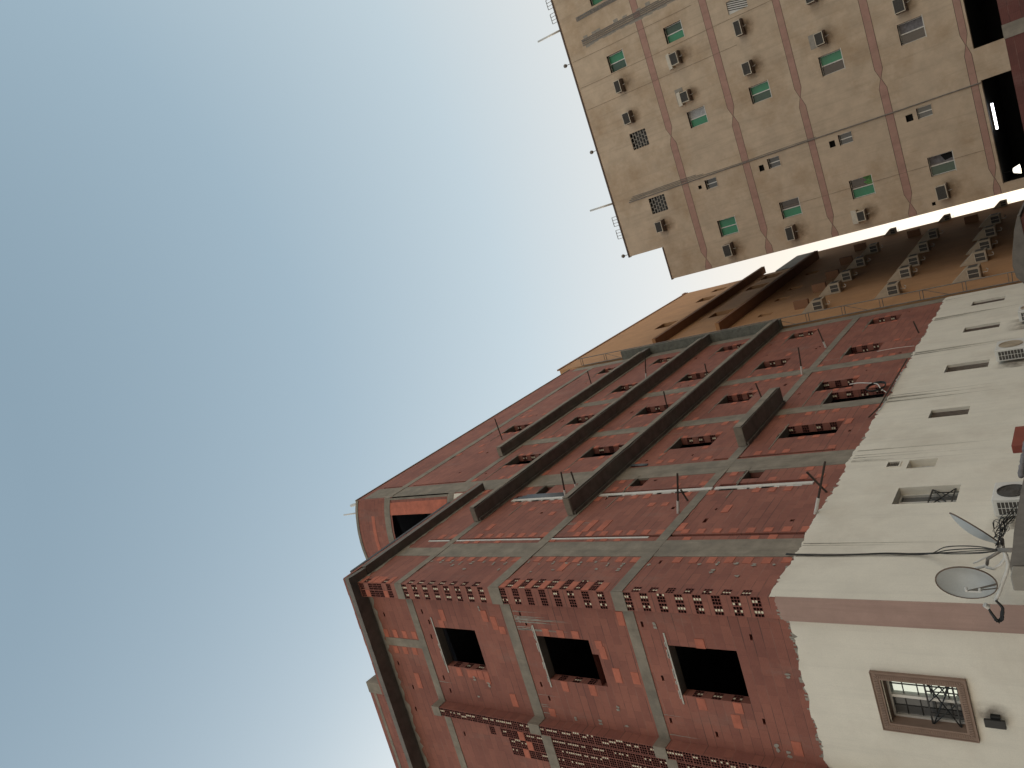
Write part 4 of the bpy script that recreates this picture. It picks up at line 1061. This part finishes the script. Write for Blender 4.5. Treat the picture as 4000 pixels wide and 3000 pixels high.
# ------------------------------------------------------------------ roof items of the beige building
for x, lab in ((8.22, 'small globe lamp on the beige roof edge between the two poles, nearest the photo edge'), (3.45, 'small globe lamp on the beige roof edge above the middle block screens'), (-2.54, 'small globe lamp at the stepped corner end of the beige roof edge')):
    o = thing('roof_lamp', (x, YB, 23.2), lab, 'lamp', 'globe lamps on the beige roof')
    b = MB(); b.tube([(x, YB, 23.2), (x, YB - .05, 23.36), (x, YB - .06, 23.42)], .018, 6); b.build('stem', M['steel'], o)
    b = MB(); b.lathe((x, YB - .06, 23.5), (0, 0, 1), [(.001, -.11), (.07, -.085), (.11, 0), (.08, .075), (.001, .11)], 14); b.build('globe', M['steel'], o, smooth=True)
for x, lab in ((10.03, 'pale pole rising from the beige roof edge near the pipe bundle'), (.43, 'pale pole rising from the beige roof above the long wall cable')):
    b = MB(); b.tube([(x, YB + .05, 23.2), (x + .03, YB + .05, 24.75)], .055, 8); tag(recentre(b.build('roof_pole', M['alu'], None, smooth=True)), lab, 'pole', 'poles on the beige roof')
for x0, x1, lab in ((-.82, -.3, 'small steel rail on the beige roof, next to the pale pole'), (-1.55, -1.05, 'small steel rail on the beige roof, between its twin and the stepped corner'), (10.5, 11.0, 'small steel rail on the beige roof nearest the pole by the pipe bundle'), (11.25, 11.75, 'small steel rail on the beige roof cut by the photo edge')):
    o = thing('roof_rail', ((x0 + x1) / 2, YB, 23.2), lab, 'rail', 'steel rails on the beige roof')
    b = MB(); b.tube([(x0, YB + .05, 23.55), (x1, YB + .05, 23.55)], .018, 6); b.build('top_bar', M['steel'], o)
    for i in range(4): x = x0 + (x1 - x0) * i / 3; b = MB(); b.tube([(x, YB + .05, 23.2), (x, YB + .05, 23.54)], .015, 6); b.build('post', M['steel'], o)
# lights of the arcade
o = thing('tube_light', (-1.34, YB + 1, 5.15), 'bright white fluorescent tube under the dark arcade of the beige block', 'light')
b = MB(); b.tube([(-.8, YB + 1, 5.17), (-1.9, YB + 1, 5.17)], .045, 10); b.build('tube', M['lamp'], o, smooth=True)
b = MB(); b.box(-1.92, -.78, YB + .95, YB + 1.05, 5.22, 5.29); b.build('fitting', M['steel'], o)
o = thing('pendant_lamp', (-3.78, YB + 1, 4.7), 'small lit lampshade hanging at the alley end of the dark arcade', 'lamp')
b = MB(); b.lathe((-3.78, YB + 1, 4.66), (0, 0, 1), [(.2, 0), (.1, .26), (.02, .28)], 4); b.build('shade', M['bulb'], o)
b = MB(); b.tube([(-3.78, YB + 1, 4.94), (-3.78, YB + 1, 5.29)], .012, 6); b.build('flex', M['black'], o)

# ------------------------------------------------------------------ walls at the street edge of the picture
o = thing('block_wall', (2.5, 20, 0), 'dark red block wall with a grey concrete post in front of the arcade', 'wall')
b = MB(); b.box(-1.7, 9, 20, 20.2, 0, 2.95); b.build('masonry', M['shadeblock'], o)  # shade on this wall is put into the block colour
for x in (.9, 4.6): b = MB(); b.box(x - .14, x + .14, 19.985, 20.215, 0, 2.96); b.build('post', M['conc'], o)
o = thing('rough_annex', (-5.6, 30, 0), 'rough unfinished annex of red block with a stony concrete cap by the orange wall', 'annex')
b = MB(); b.box(-6.55, -4.4, 30, 33, 0, 4.18); b.build('masonry', M['shadeblock'], o)
b = MB()
xs = [-6.6, -6.3, -5.9, -5.5, -5.1, -4.7, -4.3]; hz = [4.42, 4.62, 4.66, 4.6, 4.5, 4.4, 4.25]
for i in range(6): b.hexa([(xs[i], 29.95, 4.182), (xs[i + 1], 29.95, 4.182), (xs[i + 1], 33, 4.182), (xs[i], 33, 4.182), (xs[i], 29.93, hz[i]), (xs[i + 1], 29.93, hz[i + 1]), (xs[i + 1], 33, hz[i + 1]), (xs[i], 33, hz[i])])
b.build('concrete_cap', M['soffit'], o)

# ------------------------------------------------------------------ ground
def st(name, b, m): o = b.build(name, M[m]); o['kind'] = 'structure'; return o
b = MB(); b.quad((-400, -400, 0), (400, -400, 0), (400, 400, 0), (-400, 400, 0)); st('ground', b, 'ground')
b = MB(); b.box(-7.2, -5.6, 4, 60, 0.004, .12); st('pavement', b, 'pave')

# ------------------------------------------------------------------ camera, light, sky
cam = bpy.data.cameras.new('camera'); co = bpy.data.objects.new('camera', cam); C.objects.link(co)
mm = ((-.31700607, -.93340677, -.16810397), (.57057693, -.32927567, .75234267), (-.75759429, .14258095, .63696276))
cm = Matrix.Identity(4)
for i in range(3): cm[i][0] = mm[i][0]; cm[i][1] = -mm[i][1]; cm[i][2] = -mm[i][2]; 
cm.translation = (0, 0, 1.6); co.matrix_world = cm
cam.sensor_width = 36; cam.sensor_fit = 'HORIZONTAL'; cam.lens = 36 * 2993.142 / 4000; cam.clip_start = .05; cam.clip_end = 2000
sc_ = bpy.context.scene; sc_.camera = co
SUN_EL, SUN_AZ = 27., -58.                       # azimuth from +Y towards +X: the sun stands behind the brick block
wd = bpy.data.worlds.new('World'); sc_.world = wd; wd.use_nodes = True
n = wd.node_tree; bg = n.nodes['Background']
sky = n.nodes.new('ShaderNodeTexSky'); sky.sky_type = 'NISHITA'; sky.sun_disc = False
sky.sun_elevation = math.radians(SUN_EL); sky.sun_rotation = math.radians(SUN_AZ)
sky.air_density = 1.; sky.dust_density = 4.; sky.ozone_density = 1.; sky.altitude = 0
# thick dusty haze: paler and warmer towards the horizon
geo = n.nodes.new('ShaderNodeTexCoord'); sp = n.nodes.new('ShaderNodeSeparateXYZ'); n.links.new(geo.outputs['Generated'], sp.inputs[0])
cr = n.nodes.new('ShaderNodeValToRGB'); n.links.new(sp.outputs['Z'], cr.inputs[0])
HZ = [(0., (2.3, 1.95, 1.45)), (.14, (1.9, 1.66, 1.3)), (.32, (1.3, 1.16, .95)), (.46, (1.0, 1.02, .98)), (.62, (.70, .835, .89)), (.8, (.45, .605, .70)), (.95, (.325, .46, .55))]
while len(cr.color_ramp.elements) < len(HZ): cr.color_ramp.elements.new(.5)
for el, (p_, c_) in zip(cr.color_ramp.elements, HZ): el.position = p_; el.color = tuple(10 * q for q in c_) + (1,)
mx = n.nodes.new('ShaderNodeMix'); mx.data_type = 'RGBA'; mx.inputs[0].default_value = .7
n.links.new(sky.outputs[0], mx.inputs[6]); n.links.new(cr.outputs[0], mx.inputs[7])
n.links.new(mx.outputs[2], bg.inputs[0]); bg.inputs[1].default_value = .1
sl = bpy.data.lights.new('sun', 'SUN'); sl.energy = .5; sl.angle = math.radians(12); sl.color = (1, .93, .82)
so = bpy.data.objects.new('sun', sl); C.objects.link(so)
d = V3((math.sin(math.radians(SUN_AZ)) * math.cos(math.radians(SUN_EL)), math.cos(math.radians(SUN_AZ)) * math.cos(math.radians(SUN_EL)), math.sin(math.radians(SUN_EL))))
so.rotation_euler = d.to_track_quat('Z', 'Y').to_euler(); so.location = (0, 0, 40)
vs = sc_.view_settings; vs.view_transform = 'Standard'; vs.look = 'None'; vs.exposure = 0.; vs.gamma = 1
